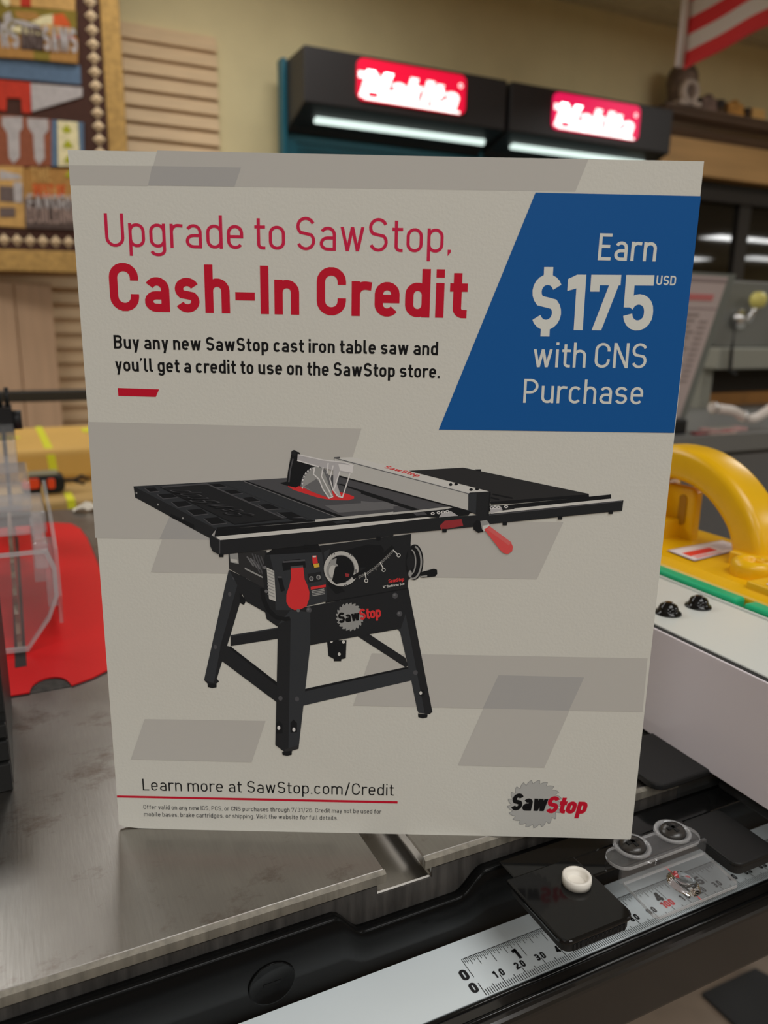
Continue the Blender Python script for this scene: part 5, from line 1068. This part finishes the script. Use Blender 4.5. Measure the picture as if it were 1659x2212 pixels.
fo = obj('cloth', fl, [FR, FW, FB], FL); sd = fo.modifiers.new('thick', 'SOLIDIFY'); sd.thickness = 0.0012

# ------------------------------------------------------------------ grey counter with things, right of the sign
CG = mat('counter_grey', (86, 86, 84), 0.4); CGL = mat('machine_light_grey', (112, 112, 104), 0.45); CGD = mat('machine_grey', (88, 89, 86), 0.45)
ct = thing('grey_counter', 'grey metal counter holding price card and machine, behind the yellow push block', 'counter', (1.9, 1.7, -0.87))
b = MB(); b.box(1.15, 3.2, 1.400, 2.35, -0.108, -0.060); obj('top', b, CG, ct, bevel=0.002)
b = MB(); b.box(1.20, 3.15, 1.50, 2.30, -0.87, -0.108); obj('cabinet', b, BLACK_STEEL, ct)
b = MB(); b.box(1.2, 1.75, 1.497, 1.50, -0.80, -0.115); obj('door', b, mat('door_grey', (78, 77, 75), 0.5), ct, bevel=0.001)
cd = thing('price_card', 'white price card with red heading, leaning on the grey counter', 'card', (1.45, 1.5, -0.06))
b = MB()
def cp(u, v, d): # u across, v up the leaning sheet
    y = 1.500 - 0.113 * v + d; return (1.30 + 0.283 * u, y, -0.058 + 0.384 * v)
def cq(u0, u1, v0, v1, d, mi=0): b.add([cp(u0, v0, d), cp(u1, v0, d), cp(u1, v1, d), cp(u0, v1, d), cp(u0, v0, d + 0.002), cp(u1, v0, d + 0.002), cp(u1, v1, d + 0.002), cp(u0, v1, d + 0.002)], [[0, 1, 2, 3], [4, 7, 6, 5], [0, 4, 5, 1], [1, 5, 6, 2], [2, 6, 7, 3], [3, 7, 4, 0]], mi)
cq(0, 1, 0, 1, 0.0); obj('sheet', b, mat('card_white', (152, 140, 138), 0.5), cd)
b = MB(); cq(0, 1.0, 0.965, 0.985, -0.002, 0); cq(0.4, 0.90, 0.855, 0.892, -0.002, 1); cq(0.3, 0.99, 0.805, 0.810, -0.002, 2)
for k in range(12): cq(0.3, 0.80 - 0.03 * (k % 3), 0.76 - 0.035 * k, 0.775 - 0.035 * k, -0.002, 3)
for k in range(12): cq(0.84, 0.93, 0.72 - 0.035 * k, 0.732 - 0.035 * k, -0.002, 3)
obj('printing', b, [mat('card_line', (120, 108, 108), 0.5), mat('card_red', (160, 92, 92), 0.5), mat('card_rule', (120, 104, 108), 0.5), mat('card_text', (118, 108, 106), 0.5)], cd)
b = MB(); b.box(1.26, 1.46, 1.45, 1.56, -0.060, -0.052); b.add([cp(-0.03, 0, 0.004), cp(1.10, 0, 0.004), cp(1.10, 1.02, 0.004), cp(-0.03, 1.02, 0.004), cp(-0.03, 0, 0.007), cp(1.10, 0, 0.007), cp(1.10, 1.02, 0.007), cp(-0.03, 1.02, 0.007)], [[0, 1, 2, 3], [4, 7, 6, 5], [0, 4, 5, 1], [1, 5, 6, 2], [2, 6, 7, 3], [3, 7, 4, 0]])
obj('holder', b, mat('holder_grey', (92, 96, 92), 0.3), cd)
mc = thing('bench_machine', 'grey bench machine with pale lever knob, on the grey counter', 'machine', (2.4, 2.05, -0.06))
b = MB(); b.prism(rrect(2.13, 2.86, 0.142, 0.360, 0.02), 'y', 1.90, 2.26); obj('housing', b, CGD, mc, bevel=0.006)
b = MB(); b.box(2.10, 2.86, 1.84, 2.26, 0.072, 0.142); obj('table', b, CGL, mc, bevel=0.006)
b = MB(); b.box(2.10, 2.15, 1.90, 2.26, -0.06, 0.072); b.box(2.80, 2.86, 1.90, 2.26, -0.06, 0.072); b.box(2.10, 2.86, 2.20, 2.26, -0.06, 0.072); obj('stand', b, CGL, mc)
b = MB(); b.box(2.15, 2.80, 2.00, 2.20, -0.058, 0.066); obj('motor_recess', b, mat('recess_brown', (28, 22, 14), 0.7), mc)
b = MB(); b.box(2.16, 2.80, 1.95, 1.99, -0.060, -0.018); obj('wood_strip', b, mat('wood_amber', (116, 78, 34), 0.5, var=0.2, scale=12), mc)
kp = [(2.263, 1.85, 0.2977), (2.2397, 1.85, 0.2347), (2.1999, 1.85, 0.1894)]
b = MB(); b.lathe([(0.0, -0.026), (0.020, -0.022), (0.028, -0.006), (0.026, 0.012), (0.016, 0.024), (0.0, 0.026)], kp[0], n=18); obj('lever_knob', b, mat('knob_cream', (190, 180, 100), 0.35), mc, label='pale yellow knob')
b = MB(); b.tube([kp[0], (kp[1][0] + 0.02, 1.87, kp[1][2]), (kp[1][0], 1.93, kp[1][2] - 0.02)], 0.010, 10); b.lathe([(0.0, -0.012), (0.03, -0.010), (0.034, 0.0), (0.02, 0.014), (0.0, 0.016)], (kp[1][0] - 0.01, 1.885, kp[1][2]), 'y', 18); obj('lever', b, CHROME, mc)
hk = [(2.1351, 1.82, 0.2333), (2.1322, 1.82, 0.1306), (2.1363, 1.82, 0.071), (2.1664, 1.82, 0.0586)]
b = MB(); b.tube([(p_[0], 1.82, p_[2]) for p_ in hk], 0.006, 8); obj('hook', b, BLACK_STEEL, mc)
b = MB(); b.box(2.45, 2.86, 1.885, 1.90, 0.16, 0.27); obj('dark_opening', b, mat('opening_dark', (14, 16, 10), 0.6), mc)
wq = smooth_path([(1.6619, 1.46, 0.0029), (1.7022, 1.46, -0.0033), (1.7467, 1.46, -0.0098), (1.7851, 1.46, -0.0261), (1.8225, 1.46, -0.0339), (1.857, 1.46, -0.0237), (1.8856, 1.46, -0.0094), (1.9163, 1.46, 0.0049)])
hz = MB(); hz.tube([(p_[0], p_[1], p_[2]) for p_ in wq], 0.0125, 12); hzo = thing('plastic_pipe', 'curved white plastic pipe lying on the grey counter', 'pipe', (1.6, 1.46, -0.06)); obj('pipe_body', hz, mat('pipe_white', (176, 168, 162), 0.4), hzo)
for x in (wq[1], wq[12]): hz = MB(); hz.tube([(x[0] - 0.004, x[1], x[2]), (x[0] + 0.004, x[1], x[2])], 0.016, 12); obj('pipe_collar', hz, CHROME, hzo)
bk = MB(); bk.box(1.50, 1.562, 1.44, 1.488, -0.060, -0.022)
tag(obj('small_case', bk, BLACK_PLASTIC, bevel=0.006), 'small black case on the grey counter in front of the price card', 'case')
for i, (x0, x1, y0, y1, h_, c3, lab) in enumerate(((1.565, 1.70, 1.412, 1.432, 0.006, (110, 34, 40), 'flat dark red packet on the front edge of the grey counter'), (1.64, 1.78, 1.436, 1.475, 0.008, (150, 116, 114), 'flat pink packet on the grey counter under the white pipe'), (1.60, 1.70, 1.4, 1.411, 0.004, (140, 126, 118), 'thin pale packet at the very front edge of the grey counter'))):
    pk = thing('packet', lab, 'packet', ((x0 + x1) / 2, (y0 + y1) / 2, -0.06), group='packets on the grey counter')
    b = MB(); b.box(x0, x1, y0, y1, -0.060, -0.060 + h_); obj('pouch', b, mat('packet_%s' % ['red', 'pink', 'pale'][i], c3, 0.35, var=0.2, scale=40), pk, bevel=0.0015)
    b = MB(); b.box(x0 + 0.02, x1 - 0.03, y0 + 0.003, y1 - 0.004, -0.060 + h_, -0.0596 + h_); obj('card_insert', b, CGL, pk)
